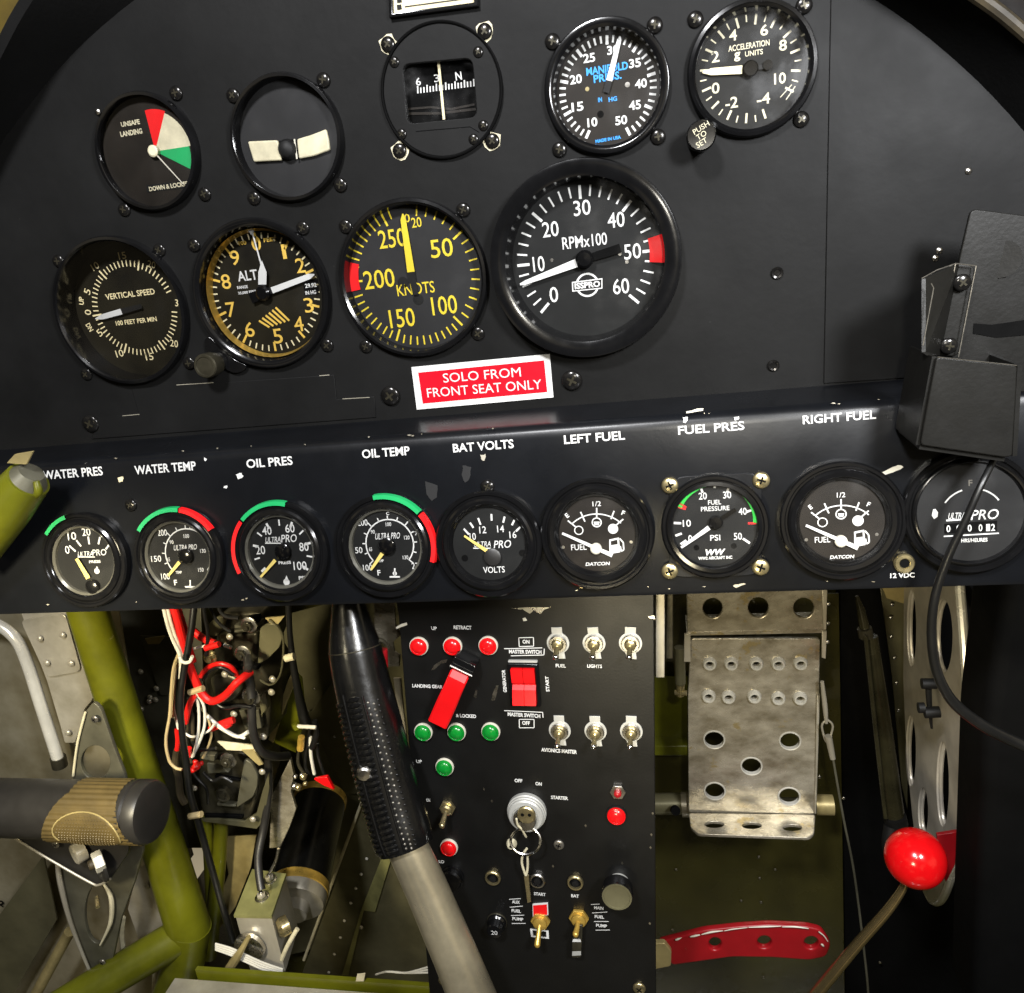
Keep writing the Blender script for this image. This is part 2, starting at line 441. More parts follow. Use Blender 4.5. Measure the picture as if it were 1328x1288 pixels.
rv = MB(); rv.lathe([(0.0017, 0), (0.0015, 0.0005), (0.0008, 0.001), (0, 0.0011)], K['steel'], 12); RIVET_S = rv.mesh('rivet_head')
rv = MB(); rv.lathe([(0.0022, 0), (0.0020, 0.0008), (0.0011, 0.0015), (0, 0.0017)], K['bright_alu'], 14); RIVET_B = rv.mesh('rivet_head')
rv = MB(); rv.lathe([(0.0030, 0.0002), (0.0026, 0.0006), (0.0017, 0.0004), (0.0014, 0.0001), (0, 0.0001)], K['screw'], 18); HOLE = rv.mesh('hole_plug')
def dot_on(name, me, parent, fr, px, py, z=0.0, rot=0.0):
    """a shared small mesh (screw, rivet) as a child of parent, on frame fr at a pixel"""
    M = fr.at(px, py, z, rot).M()
    return mesh_obj(name, me, parent, parent.matrix_world.inverted() @ M if parent else M)

# frames: panel face, lower gauge strip face, switch console face
PAN = Frame((0, 0, 0))
zlip = P(600, 560, -0.033).z
TILT = R(10.7)
STR = Frame((0, -0.033, zlip), (1, 0, 0), (0, math.sin(TILT), math.cos(TILT)))
CT = R(5)
CON = Frame(P(680, 800, -0.008), (math.cos(R(-1.5)), 0, math.sin(R(-1.5))), (math.sin(R(1.5)), math.sin(CT), math.cos(CT)))

# ---------------------------------------------------------------- instrument panel, glareshield, gauge strip
z1, z2, z3, z4, z5 = Z(80, 90, 3.495), Z(480, 0, 3.32), Z(700, 0, 3.32), Z(60, 270, 3.495), Z(430, 240, 2.887)
z6, z7, z8, r8 = Z(0, 560, 3.018), Z(420, 540, 3.018), Z(840, 500, 2.721), Z(620, 200, 4.6)

UP = {   # panel-mounted instruments: centre pixel, bezel radius, dial radius
    'gear': ((195, 198), 0.0300, 0.0274), 'slip': ((374, 180), 0.0312, 0.0286), 'compass': ((573, 119), 0.0311, 0.0290),
    'manifold': ((787, 114.5), 0.0302, 0.0253), 'accel': ((974, 91), 0.0294, 0.0252), 'vsi': ((160, 404), 0.0424, 0.0392),
    'alt': ((341, 382), 0.0411, 0.0362), 'asi': ((536.5, 362), 0.0416, 0.0378), 'rpm': ((759, 338), 0.0490, 0.0392)}
arc_in = catmull([P(x, y, 0) for x, y in ((-190, 640), (-150, 430), (-40, 250), (70, 100), (180, 0), (330, -95), (560, -150), (800, -130), (980, -60), (1110, -8), (1220, 70), (1328, 180), (1430, 330), (1500, 520))], 5)
ztop = zlip - 0.004
outl = [(p.x, p.z) for p in arc_in if p.z > ztop]
outl = [(outl[0][0] - .02, ztop)] + [(p[0] * 1.0, p[1] + 0.004) for p in outl] + [(outl[-1][0] + .02, ztop)]
holes = []
for k, ((px, py), rb, rd) in UP.items():
    c = PAN.L(px, py)
    holes.append(circle(c.x, c.y, rd + 0.0022, 56))
pt_ = thing('instrument_panel', 'black painted upper instrument panel holding nine round dials', 'instrument panel', Frame(P(600, 560, 0)).M())
pinv = pt_.matrix_world.inverted()
b = MB(); b.plate(outl, K['panel'], holes, th=0.003)
part('face_plate', b, pt_, pinv @ PAN.M())
b = MB()
sp = [PAN.L(x, y) for x, y in ((1078, -30), (1120, -22), (1236, 62), (1342, 176), (1425, 320), (1460, 470), (1068, 497))]
b.plate(sp, K['panel'], th=0.0007, bev=0.0003, z=0.0009)
part('side_plate', b, pt_, pinv @ PAN.M())
b = MB()
cpl = [PAN.L(x, y) for x, y in ((172, 504), (434, 486), (437, 518), (486, 514), (488, 541), (120, 569), (128, 541), (181, 536))]
b.plate(cpl, K['panel'], th=0.0006, bev=0.00025, z=0.0008)
for a, c in (((230, 499), (278, 496)), ((415, 487), (428, 486)), ((160, 539), (182, 537)), ((445, 517), (480, 515)), ((420, 552), (470, 548))):
    b.bar(PAN.L(*a), PAN.L(*c), 0.0004, K['alu'], 0.00095)
part('cover_plate', b, pt_, pinv @ PAN.M())
b = MB()
for k in range(36):
    x, y = random.uniform(130, 1060), random.uniform(20, 500)
    pt = PAN.L(x, y); r_ = random.uniform(.0002, .0006)
    b.flat([pt + Vector((r_ * random.uniform(.5, 1.4) * math.cos(a), r_ * random.uniform(.5, 1.2) * math.sin(a), 0)) for a in [i * 1.05 for i in range(6)]], 0.00025, K['panel'])
for px, py in ((507, 513), (742, 493), (119, 549)):
    dot_on('screw', SCREW_BIG, pt_, PAN, px, py, 0, random.uniform(0, 60))
for px, py, me in ((1008, 354, HOLE), (1003, 474, HOLE), (1213, 335, RIVET_S), (1218, 325, RIVET_S), (127, 145, RIVET_S), (1256, 222, RIVET_S)):
    dot_on('rivet', me, pt_, PAN, px, py, 0.0009, 20)

# glareshield hood: arched black band standing out from the panel towards the pilot
arc_out = catmull([P(x, y, -0.028) for x, y in ((-150, 560), (-120, 360), (-50, 175), (0, 77), (44, -2), (150, -150), (380, -300), (640, -330), (900, -240), (1080, -110), (1252, -2), (1328, 56), (1450, 170), (1540, 330))], 5)
n_ = min(len(arc_in), len(arc_out))
b = MB()
v = []
for i in range(n_):
    a, c = arc_in[i] + Vector((0, 0.002, 0)), arc_out[i]
    up = Vector((0, 0, 1)) * .004 + Vector(((1 if i > n_ / 2 else -1) * .004, 0, 0))
    v += [a, a.lerp(c, .5) + Vector((0, 0, .002)), c, c + up, a.lerp(c, .5) + up * 1.3, a + up]
f = []
for i in range(n_ - 1):
    for k in range(6):
        k2 = (k + 1) % 6
        f.append((i * 6 + k, i * 6 + k2, (i + 1) * 6 + k2, (i + 1) * 6 + k))
b.add(v, f, K['hood'])
ht = thing('glareshield', 'black arched glareshield hood curving over the instrument panel', 'glareshield', Matrix.Translation(arc_in[0]))
part('hood', b, ht, ht.matrix_world.inverted())
b = MB(); b.tube([p + Vector((0, -.001, .003)) for p in arc_out[int(n_ * .6):]], 0.0028, K['leather'], 10, smooth=False)
part('rim_trim', b, ht, ht.matrix_world.inverted())
# cockpit rail behind the hood (upper left and upper right corners)
b = MB()
q = [P(x, y, .05) for x, y in ((-260, -160), (130, -160), (60, 20), (-40, 220), (-260, 360))]
b.plate([(p.x, p.z) for p in q], K['wall'], th=.004, M=Matrix.Translation((0, .05, 0)) @ Matrix.Rotation(R(90), 4, 'X'))
solo('canopy_rail', b, 'mustard primed cockpit rail beyond the hood at upper left corner', 'rail')
b = MB()
q = [P(x, y, .06) for x, y in ((1180, -160), (1560, -160), (1560, 300), (1400, 160), (1260, 20))]
b.plate([(p.x, p.z) for p in q], K['rail_dark'], th=.004, M=Matrix.Translation((0, .06, 0)) @ Matrix.Rotation(R(90), 4, 'X'))
solo('canopy_rail', b, 'brown cockpit rail beyond the hood at upper right corner', 'rail')

# lower gauge strip: bent black sheet
bot = STR.L(600, 782); xl, xr = STR.L(-110, 700).x, STR.L(1450, 640).x
ln = bot.y
prof = [(-0.0005, zlip + 0.0030), (-0.026, zlip + 0.0005)]
rad = 0.0065
for k in range(7):       # rounded bend
    a = R(90 + (90 - 10.7 - 4) * k / 6)
    prof.append((-0.0275 + rad * math.cos(a) * 1.0, zlip - rad + 0.0004 + rad * math.sin(a)))
y0, zz0 = prof[-1]
oth = (STR.o.y, STR.o.z)
upv = STR.y
pe = STR.o + upv * (ln + .003)
prof[-1] = ((STR.o + upv * -.0065).y, (STR.o + upv * -.0065).z)
prof += [(pe.y, pe.z), (pe.y + .0008, pe.z - .0022), (pe.y + .003, pe.z - .003), (pe.y + .016, pe.z - .002)]
inner = []
for i, (y_, z_) in enumerate(prof):
    a = Vector(prof[max(i - 1, 0)]); c = Vector(prof[min(i + 1, len(prof) - 1)]); t_ = (c - a).normalized()
    inner.append((y_ - t_.y * .0016, z_ + t_.x * .0016))
b = MB()
NX = 30
ring = prof + inner[::-1]
v, f = [], []
for k in range(NX + 1):
    x = xl + (xr - xl) * k / NX
    v += [(x, y_, z_) for y_, z_ in ring]
m_ = len(ring)
for k in range(NX):
    for i in range(m_):
        j = (i + 1) % m_
        f.append((k * m_ + i, k * m_ + j, (k + 1) * m_ + j, (k + 1) * m_ + i))
f += [tuple(range(m_)), tuple(NX * m_ + i for i in reversed(range(m_)))]
b.add(v, f, K['strip'])
st = thing('gauge_strip', 'black bent lower strip with white lettering above nine small round gauges', 'gauge strip', STR.M())
sinv = st.matrix_world.inverted()
part('strip_sheet', b, st, sinv, angle=50)
def ragged(pts, j=.7, n=3):
    out = []
    for a_, c_ in zip(pts, pts[1:] + pts[:1]):
        for k in range(n):
            out.append((a_[0] + (c_[0] - a_[0]) * k / n + random.uniform(-j, j), a_[1] + (c_[1] - a_[1]) * k / n + random.uniform(-j, j)))
    return out
for pts, m in (([(306, 616), (313, 613), (316, 618), (309, 622)], K['white']), ([(264, 593), (268, 595), (266, 598)], K['white']), ([(290, 630), (295, 630), (294, 634), (290, 633)], K['white']),
               ([(153, 620), (160, 618), (159, 625), (154, 625)], K['cream']), ([(623, 590), (630, 589), (629, 597), (625, 597)], K['alu']), ([(551, 624), (567, 630), (567, 645), (560, 650), (553, 640)], K['dial_grey']),
               ([(600, 603), (611, 606), (609, 622), (603, 626), (599, 616)], K['dial_grey']), ([(1141, 614), (1158, 606), (1168, 603), (1172, 606), (1158, 613), (1144, 618)], K['ivory']),
               ([(1180, 641), (1184, 639), (1186, 648), (1182, 656), (1178, 652)], K['ivory']), ([(890, 533), (912, 529), (912, 532), (890, 536)], K['ivory']),
               ([(886, 542), (892, 541), (890, 549), (886, 548)], K['white']), ([(952, 541), (959, 540), (958, 544), (953, 545)], K['white']), ([(950, 760), (962, 756), (967, 757), (955, 763)], K['alu'])):
    b = MB(); b.flat([STR.L(*p, .00035) for p in ragged(pts)], .00035, m); part('paint_chip', b, st)
for k in range(26):      # tiny chips along the bend and the bottom edge
    x = random.uniform(60, 1150)
    y = (604 - x * .0765 + random.uniform(-1, 3)) if k < 15 else (791 - x * .031 + random.uniform(-6, 0))
    w_ = random.uniform(.8, 3.2)
    b = MB(); b.flat([STR.L(*p, .0004) for p in ragged([(x - w_, y), (x, y - .8), (x + w_, y - .3), (x + .3 * w_, y + .9)], .4, 2)], .0004, K['alu_worn']); part('paint_chip', b, st)
for s_, c, w_ in (('WATER PRES', z6(284, 162), 78), ('WATER TEMP', z6(646, 142), 80), ('OIL PRES', z6(1054, 119), 60), ('OIL TEMP', z7(242, 141), 62), ('BAT VOLTS', z7(623, 116), 79),
                 ('LEFT FUEL', z7(1058, 83), 79), ('FUEL PRES', z8(223, 150), 86), ('RIGHT FUEL', z8(675, 112), 95)):
    l = STR.L(*c, .0003); sx, sy = STR.scale(*c)
    b = MB(); b.text(s_, l.x, l.y, 11.5 * sy, K['white'], w_ * sx, 0.4, .0004, bold=.020)
    part('lettering', b, st)
l = STR.L(1170, 746); b = MB(); b.text('12 VDC', l.x, l.y, .0024, K['white'], .011, 0, .0004, bold=.02)
part('lettering', b, st)
for px, py, me in ((170.5, 655, SCREW), (632.5, 631, SCREW)):
    dot_on('screw', me, st, STR, px, py, 0, 30)

# ---------------------------------------------------------------- dials
class Dial:
    def __init__(s, t, fr, z):
        s.t, s.f, s.z, s.b = t, fr, z, MB()
        s.c = Vector((0, 0, 0))
    def L(s, p): return s.f.L(p[0], p[1], s.z)
    def centre(s, p): s.c = s.L(p)
    def a(s, p):
        d = s.L(p) - s.c
        return math.degrees(math.atan2(d.x, d.y))
    def r(s, p): return (s.L(p) - s.c).to_2d().length
    def txt(s, t, p, h, m='white', w=None, rot=0.0, bold=.02, shear=0.0, dz=.0002):
        l = s.L(p); sx, sy = s.f.scale(p[0], p[1], s.z)
        s.b.text(t, l.x, l.y, h * sy, K[m], None if w is None else w * sx, rot, s.z + dz, bold + .006, shear)
    def polar(s, a, r): return s.c + Vector((math.sin(R(a)) * r, math.cos(R(a)) * r, 0))
    def tick(s, a, r0, r1, w, m='white', dz=.0002):
        s.b.bar(s.polar(a, r0), s.polar(a, r1), w, K[m], s.z + dz)
    def arc(s, a0, a1, r0, r1, m, dz=.0002, n=24):
        s.b.lathe([(r0, s.z + dz), (r1, s.z + dz)], K[m], n, Matrix.Translation((s.c.x, s.c.y, 0)), a0, a1)
    def line(s, pts, w, m, dz=.0002):
        for a, c in zip(pts, pts[1:]):
            s.b.bar(s.L(a), s.L(c), w, K[m], s.z + dz)
    def poly(s, pts, m, dz=.0002):
        s.b.flat([s.L(p) for p in pts], s.z + dz, K[m])
    def disc(s, p, r, m, dz=.0002, ring=None):
        l = s.L(p); M = Matrix.Translation((l.x, l.y, 0))
        if ring: s.b.lathe([(r - ring, s.z + dz), (r, s.z + dz)], K[m], 24, M)
        else: s.b.disc(r, s.z + dz, K[m], 24, M)

def panel_gauge(key, name, label, cat, dial='dial', zd=-.006, flange=.0042, group='round instruments on the upper panel', screws=(), sm=None, glass=True, bez='bezel', lip=.0012):
    (px, py), Rb, rd = UP[key]
    fr = PAN.at(px, py)
    t = thing(name, label, cat, fr.M(), group)
    b = MB()
    b.lathe([(Rb, 0.0002), (Rb, flange * .7), (Rb - .0007, flange), (Rb - .0022, flange + .0003), (rd + lip + .0006, flange + .0001), (rd + lip * .4, flange - .0008), (rd, .0), (rd - .0003, zd - .0005)], K[bez], 72)
    part('bezel', b, t)
    D = Dial(t, fr, zd); D.rd = rd
    D.b.disc(rd + .0006, zd, K[dial], 64)
    if glass:
        b = MB(); b.disc(rd + .0004, flange - .0022, K['glass'], 48); part('glass', b, t)
    for s_ in screws:
        dot_on('screw', sm or SCREW, t, PAN, s_[0], s_[1], 0, random.uniform(0, 80))
    return D
def needle(D, name, mk, m=None):
    b = MB(); mk(b); return part(name, b, D.t)
def fin(D): part('dial', D.b, D.t)

# landing gear position indicator
D = panel_gauge('gear', 'gear_indicator', 'round gear position dial with red, beige and green wedges, leftmost in top row', 'indicator', 'dial_brown', .0008, .0056,
                screws=((229, 121), (266, 252), (162, 272)))
D.centre(z1(425, 372)); hr = D.r(z1(600, 350))
a1, a2, a3, a4 = D.a(z1(368, 150)), D.a(z1(470, 185)), D.a(z1(600, 345)), D.a(z1(590, 455))
rr = .0225
for (q0, q1, m) in ((a1, a2, 'red'), (a2, a3, 'lume'), (a3, a4, 'lime' if False else 'green')):
    pts = [D.c + Vector((0, 0, 0))]
    pts = [D.polar(q0, .003)] + [D.polar(q0 + (q1 - q0) * k / 10, min(rr, .0205 + .001 * k / 10)) for k in range(11)] + [D.polar(q1, .003)]
    D.b.flat(pts, D.z + .0002, K[m])
D.txt('UNSAFE', z1(312, 244), 6.5, 'lume', 25, bold=.03); D.txt('LANDING', z1(316, 287), 7, 'lume', 29, bold=.03)
D.poly([z1(385, 525), z1(590, 500), z1(592, 535), z1(387, 558)], 'dial'); D.txt('DOWN & LOCKED', z1(488, 530), 6, 'lume', 53, bold=.03, dz=.0004)
fin(D)
def mk(b):
    b.bar(D.c, D.L(z1(560, 520)), .0008, K['ivory'], D.z + .0022, .0005)
    b.lathe([(.0031, D.z + .0003), (.0031, D.z + .0024), (.0022, D.z + .003), (0, D.z + .003)], K['lume'], 24, Matrix.Translation((D.c.x, D.c.y, 0)))
needle(D, 'pointer', mk)

# slip ball
D = panel_gauge('slip', 'slip_indicator', 'round slip ball dial with curved cream tube and black ball', 'indicator', 'dial_grey', -.0022, .0048,
                screws=((303, 124), (420, 104), (442, 240), (330, 257)))
fin(D)
def seg(b, pts, m, h=.0022):
    b.plate(round_poly([D.L(p) for p in pts], .0012), m, th=h, bev=.0008, z=D.z + h)
b = MB(); seg(b, [z1(850, 328), z1(920, 325), z1(985, 322), z1(1000, 370), z1(1005, 415), z1(940, 418), z1(878, 422)], K['lume'])
seg(b, [z1(1072, 318), z1(1140, 298), z1(1205, 272), z1(1216, 320), z1(1222, 368), z1(1150, 395), z1(1082, 408)], K['lume'])
seg(b, [z1(985, 326), z1(1030, 318), z1(1076, 320), z1(1080, 404), z1(1035, 410), z1(1000, 412)], K['void'], .0016)
part('curved_tube', b, D.t)
b = MB(); l = D.L(z1(1032, 364)); b.sphere((l.x, l.y, D.z + .002), .0052, K['matte'], sz=.8); part('ball', b, D.t)
b = MB()
for x in (1066,): b.bar(D.L(z1(1064, 318)), D.L(z1(1076, 408)), .0009, K['ivory'], D.z + .0026)
part('index_line', b, D.t)

# magnetic compass
(cpx, cpy), Rb, rd = UP['compass']
fr = PAN.at(cpx, cpy)
t = thing('compass', 'square-windowed magnetic compass dial with white lubber line, top middle', 'compass', fr.M(), 'round instruments on the upper panel')
D = Dial(t, fr, .0012)
b = MB()
w0, w1, w2, w3 = [fr.L(*z2(x, y), .001) for x, y in ((138, 278), (440, 250), (462, 505), (160, 535))]
b.plate(circle(0, 0, Rb - .0010, 64), K['panel'], [round_poly([w0, w1, w2, w3], .004)], th=.0035, bev=.0004, z=.0014)
part('face_plate', b, t)
b = MB(); b.lathe([(Rb + .0002, .0002), (Rb + .0002, .0022), (Rb - .0004, .0026), (Rb - .0010, .0022), (Rb - .0010, .0002)], K['void'], 72); part('bezel', b, t)
C = Dial(t, fr, -.006)
C.b.plate(round_poly([w0 * 1.12, w1 * 1.12, w2 * 1.12, w3 * 1.12], .003), K['void'], th=.001, z=-.0062)
C.txt('6', z2(208, 352), 10, 'white', 6.5, bold=.0); C.txt('3', z2(287, 337), 10, 'white', 7, bold=.0); C.txt('N', z2(381, 327), 11, 'white', 8, bold=.01)
for k in range(19):
    x = 205 + k * 13.4; y = 393 - k * 1.7
    C.line([z2(x, y - (22 if k % 3 == 0 else 14)), z2(x + 1, y + 10)], .0007, 'white')
C.line([z2(160, 470), z2(260, 462), z2(350, 470), z2(450, 450)], .0010, 'dial_brown'); C.line([z2(165, 490), z2(300, 488), z2(455, 470)], .0012, 'dial_brown')
part('card', C.b, t)
b = MB(); b.bar(fr.L(*z2(294, 262), -.003), fr.L(*z2(318, 515), -.003), .0013, K['cream'], -.003); part('lubber_line', b, t)
b = MB(); b.plate(round_poly([w0 * 1.06, w1 * 1.06, w2 * 1.06, w3 * 1.06], .004), K['glass'], th=.0004, z=-.001); part('glass', b, t)
for x, y in ((105, 268), (466, 225), (488, 541), (137, 578), (446, 600)):
    dot_on('screw', SCREW_S, t, PAN, *z2(x, y), .0012, 20)
for x, y in ((78, 192), (494, 136), (527, 608), (128, 650)):
    b = MB(); b.flat([(math.cos(k * .5236) * .0046 * (1 + .16 * math.sin(k * 2.3 + x)), math.sin(k * .5236) * .0045 * (1 + .14 * math.cos(k * 1.7 + x)), .0003) for k in range(12)], .0003, K['lume'])
    part('worn_paint', b, t, t.matrix_world.inverted() @ PAN.at(*z2(x, y)).M())
    dot_on('screw', SCREW, t, PAN, *z2(x, y), .0004, 15)
b = MB(); b.bar(fr.L(*z2(196, 566), .0016), fr.L(*z2(430, 546), .0016), .0003, K['bezel'], .0016); b.bar(fr.L(*z2(430, 546), .0016), fr.L(*z2(470, 570), .0016), .0003, K['bezel'], .0016)
part('seam', b, t)

# manifold pressure
D = panel_gauge('manifold', 'manifold_gauge', 'manifold pressure dial with blue lettering and white needle', 'gauge', 'dial_brown', -.005, .0042,
                screws=(z2(786, 180), z2(1226, 110), z2(1240, 590), z2(816, 645)))
s0, s1 = D.a(z2(930, 595)), D.a(z2(1118, 580))
s0 = s0 % 360 - 360; s1 = s1 % 360
r1 = .0238
for k in range(41):
    a = s0 + (s1 - s0) * k / 40
    M5 = k % 5 == 0
    D.tick(a, r1 - (.0040 if M5 else .0032), r1, .0014 if M5 else .00095)
for s_, x, y in (('10', 957, 527), ('15', 893, 460), ('20', 886, 342), ('25', 943, 250), ('30', 1046, 215), ('35', 1140, 272), ('40', 1166, 360), ('45', 1140, 453), ('50', 1081, 518)):
    D.txt(s_, z2(x, y), 12, 'white', 15.5 if s_ != '10' else 13, bold=.02)
D.txt('MANIFOLD', z2(1020, 296), 10.5, 'blue', 54, bold=.02); D.txt('PRESS.', z2(1022, 332), 10.5, 'blue', 36, bold=.02)
D.txt('IN', z2(990, 430), 6, 'blue', 5); D.txt('HG', z2(1045, 427), 6, 'blue', 11); D.txt('MADE IN USA', z2(1025, 600), 4.5, 'blue', 33, rot=2, bold=.03)
D.disc(z2(935, 384), .0010, 'brass'); D.disc(z2(1108, 365), .0012, 'steel'); D.disc(z2(992, 492), .0016, 'void'); D.disc(z2(1020, 380), .0007, 'void')
fin(D)
def mk(b):
    b.bar(D.L(z2(1030, 350)), D.L(z2(1074, 172)), .0030, K['white'], D.z + .0016, .0020)
    b.bar(D.L(z2(1074, 176)), D.L(z2(1079, 160)), .0020, K['white'], D.z + .0016, .0004)
    b.bar(D.L(z2(1016, 400)), D.L(z2(1030, 350)), .0030, K['matte'], D.z + .0014, .0030)
needle(D, 'pointer', mk)

# accelerometer
D = panel_gauge('accel', 'accelerometer', 'acceleration dial with cream pointer and push knob, top right', 'gauge', 'dial', -.005, .0046,
                screws=(z3(670, 85), z3(1138, 25), z3(1125, 515)))
D.centre(z3(905, 300))
rt = .0232
an0 = D.a(z3(680, 330))
pairs = [(-5, z3(1060, 430)), (-4, z3(985, 490)), (-2, z3(818, 510)), (0, z3(682, 333)), (2, z3(703, 238)), (4, z3(820, 105)), (6, z3(975, 82)), (8, z3(1090, 187)), (10, z3(1095, 360))]
for k in range(29):
    a = an0 - 108 + k * 11.4
    D.tick(a, rt - (.0044 if k % 2 == 0 else .0030), rt, .0010 if k % 2 == 0 else .0006, 'lume')
for s_, x, y in (('0', 757, 380), ('2', 756, 245), ('4', 832, 152), ('6', 966, 130), ('8', 1047, 195), ('10', 1034, 338), ('-2', 826, 442), ('-4', 963, 425)):
    D.txt(s_, z3(x, y), 14.5, 'lume', {'10': 15, '-2': 16, '-4': 17}.get(s_, 10), bold=.01)
D.txt('ACCELERATION', z3(900, 197), 8, 'lume', 53, bold=.01); D.txt('g', z3(850, 245), 12, 'lume', 8); D.txt('UNITS', z3(922, 228), 7, 'lume', 23, bold=.01)
D.line([z3(1085, 365), z3(1035, 420)], .0004, 'lume', .0003); D.line([z3(1100, 372), z3(1060, 430)], .0004, 'lume', .0003)
fin(D)
def mk(b):
    b.bar(D.L(z3(870, 303)), D.L(z3(735, 312)), .0036, K['cream'], D.z + .0018, .0030); b.bar(D.L(z3(736, 312)), D.L(z3(700, 316)), .0030, K['cream'], D.z + .0018, .0004)
    b.bar(D.L(z3(890, 300)), D.L(z3(1000, 285)), .0024, K['matte'], D.z + .0012, .0016)
nd = needle(D, 'pointer', mk)
b = MB(); b.lathe([(.0036, D.z), (.0036, D.z + .003), (.003, D.z + .0036), (0, D.z + .0036)], K['bezel'], 28, Matrix.Translation(D.c.to_2d().to_3d())); part('hub', b, D.t)
b = MB(); l = D.L(z3(980, 282)); b.lathe([(.0022, D.z), (.0022, D.z + .002), (0, D.z + .002)], K['bezel'], 20, Matrix.Translation((l.x, l.y, 0))); part('stop_stud', b, D.t)
kf = D.t.matrix_world.inverted() @ PAN.at(*z3(688, 600), 0).M()
b = MB(); b.lathe([(.0062, .0004), (.0062, .010), (.0068, .011), (.0068, .0165), (.0062, .0175), (0, .0175)], K['bezel'], 32)
for s_, dy in (('PUSH', .0032), ('TO', 0), ('SET', -.0032)): b.text(s_, 0, dy, .0024, K['lume'], None, 25, .0177, .0)
part('set_knob', b, D.t, kf)

# vertical speed
D = panel_gauge('vsi', 'vertical_speed_dial', 'deep vertical speed dial with small cream figures, leftmost below top row', 'gauge', 'dial_warm', -.0105, .0052,
                screws=(z4(58, 240), z4(515, 190), z4(650, 702), z4(185, 752)), lip=.0008)
D.centre(((z4(215, 470)[0] + z4(572, 455)[0]) / 2, (z4(355, 258)[1] + z4(470, 640)[1]) / 2 + 2))
D.centre(z4(400, 455))
rt = D.r(z4(212, 465)); rt2 = D.r(z4(590, 450)); rt = (rt + rt2) / 2
a0_ = D.a(z4(215, 468))
for k in range(61):
    t5 = k % 10 == 0
    a = -90 - 3 + (k - 30) * 5.75 - (a0_ * 0)
    if abs(k - 30) > 29.4: continue
    D.tick(a, rt - (.0050 if t5 else .0036), rt + (.0012 if t5 else 0), .0010 if t5 else .0007, 'bright_cream')
for s_, x, y, ro in (('15', 345, 215, 0), ('10', 222, 263, 20), ('20', 478, 255, -20), ('5', 187, 378, 60), ('0', 190, 472, 80), ('30', 602, 430, -10), ('5', 243, 565, 30), ('10', 333, 658, 5), ('15', 468, 673, 0), ('20', 580, 613, -15)):
    D.txt(s_, z4(x, y), 9, 'bright_cream', 6 if len(s_) == 1 else 10, rot=ro, bold=.0)
D.txt('UP', z4(160, 420), 7, 'bright_cream', 9, rot=75); D.txt('DN', z4(197, 540), 7, 'bright_cream', 9, rot=-70)
D.txt('VERTICAL SPEED', z4(380, 390), 7.5, 'bright_cream', 65, bold=.01); D.txt('100 FEET PER MIN', z4(408, 512), 6, 'bright_cream', 54, bold=.01)
fin(D)
def mk(b):
    b.bar(D.L(z4(350, 467)), D.L(z4(262, 492)), .0034, K['white'], D.z + .002, .0030); b.bar(D.L(z4(263, 492)), D.L(z4(232, 500)), .0030, K['white'], D.z + .002, .0005)
    b.bar(D.L(z4(440, 443)), D.L(z4(350, 467)), .0026, K['matte'], D.z + .0018, .0034)
needle(D, 'pointer', mk)

# altimeter
D = panel_gauge('alt', 'altimeter', 'altimeter dial with amber figures, amber stripes and white hands', 'altimeter', 'dial_warm', -.007, .0044,
                screws=(z4(672, 168), z4(1165, 90), z4(1275, 622)))
D.centre(z4(993, 385))
b = MB(); b.lathe([(D.rd - .0007, D.z + .0052), (D.rd - .0020, D.z + .0003)], K['bronze'], 64); part('inner_ring', b, D.t)
rt = .0330
az = D.a(z4(945, 120))
for k in range(50):
    mj = k % 5 == 0
    D.tick(az + k * 7.2, rt - (.0052 if mj else .0034), rt, .0013 if mj else .0008, 'amber' if mj else 'cream')
for s_, x, y in (('0', 952, 160), ('1', 1078, 197), ('2', 1152, 260), ('3', 1190, 440), ('4', 1145, 525), ('5', 1050, 580), ('6', 922, 550), ('7', 838, 460), ('8', 815, 333), ('9', 855, 225)):
    D.txt(s_, z4(x, y), 19, 'amber', 12 if s_ != '1' else 5, bold=.0)
D.txt('ALT', z4(912, 305), 13, 'white', 26, bold=.01); D.txt('RANGE', z4(890, 358), 4, 'white', 14, bold=.02); D.txt('35,000 FEET', z4(912, 382), 4, 'white', 24, bold=.02)
D.txt('100', z4(890, 158), 5, 'amber', 10); D.txt('FEET', z4(1015, 142), 5, 'amber', 17)
for k in range(6):
    D.line([z4(962 + 18 * k, 528 - 15 * k), z4(1022 + 16 * k - 6, 545 - 8 * k)] if False else [z4(965 + 15 * k, 510 - 12 * k), z4(1012 + 18 * k, 540 - 6 * k)], .0012, 'amber')
D.poly([z4(1165, 335), z4(1232, 320), z4(1236, 388), z4(1172, 400)], 'void'); D.txt('29.92', z4(1200, 350), 5.5, 'white', 15, dz=.0004); D.txt('IN HG', z4(1200, 382), 5, 'white', 14, dz=.0004)
fin(D)
def mk(b):
    b.bar(D.L(z4(1030, 372)), D.L(z4(1200, 308)), .0034, K['white'], D.z + .0022, .0030); b.bar(D.L(z4(1200, 308)), D.L(z4(1222, 300)), .0030, K['white'], D.z + .0022, .0006)
    b.bar(D.c, D.L(z4(1030, 372)), .003, K['matte'], D.z + .0021, .0034)
needle(D, 'long_hand', mk)
def mk(b):
    b.flat([D.L(p) for p in (z4(972, 345), z4(1008, 345), z4(1010, 290), z4(988, 235), z4(972, 290))], D.z + .0030, K['white'])
    b.bar(D.L(z4(985, 255)), D.L(z4(945, 110)), .0009, K['white'], D.z + .0029, .0008); b.flat([D.L(p) for p in (z4(920, 95), z4(955, 92), z4(943, 125))], D.z + .0029, K['white'])
    b.bar(D.c, D.L(z4(988, 345)), .004, K['matte'], D.z + .0028, .005)
needle(D, 'short_hand', mk)
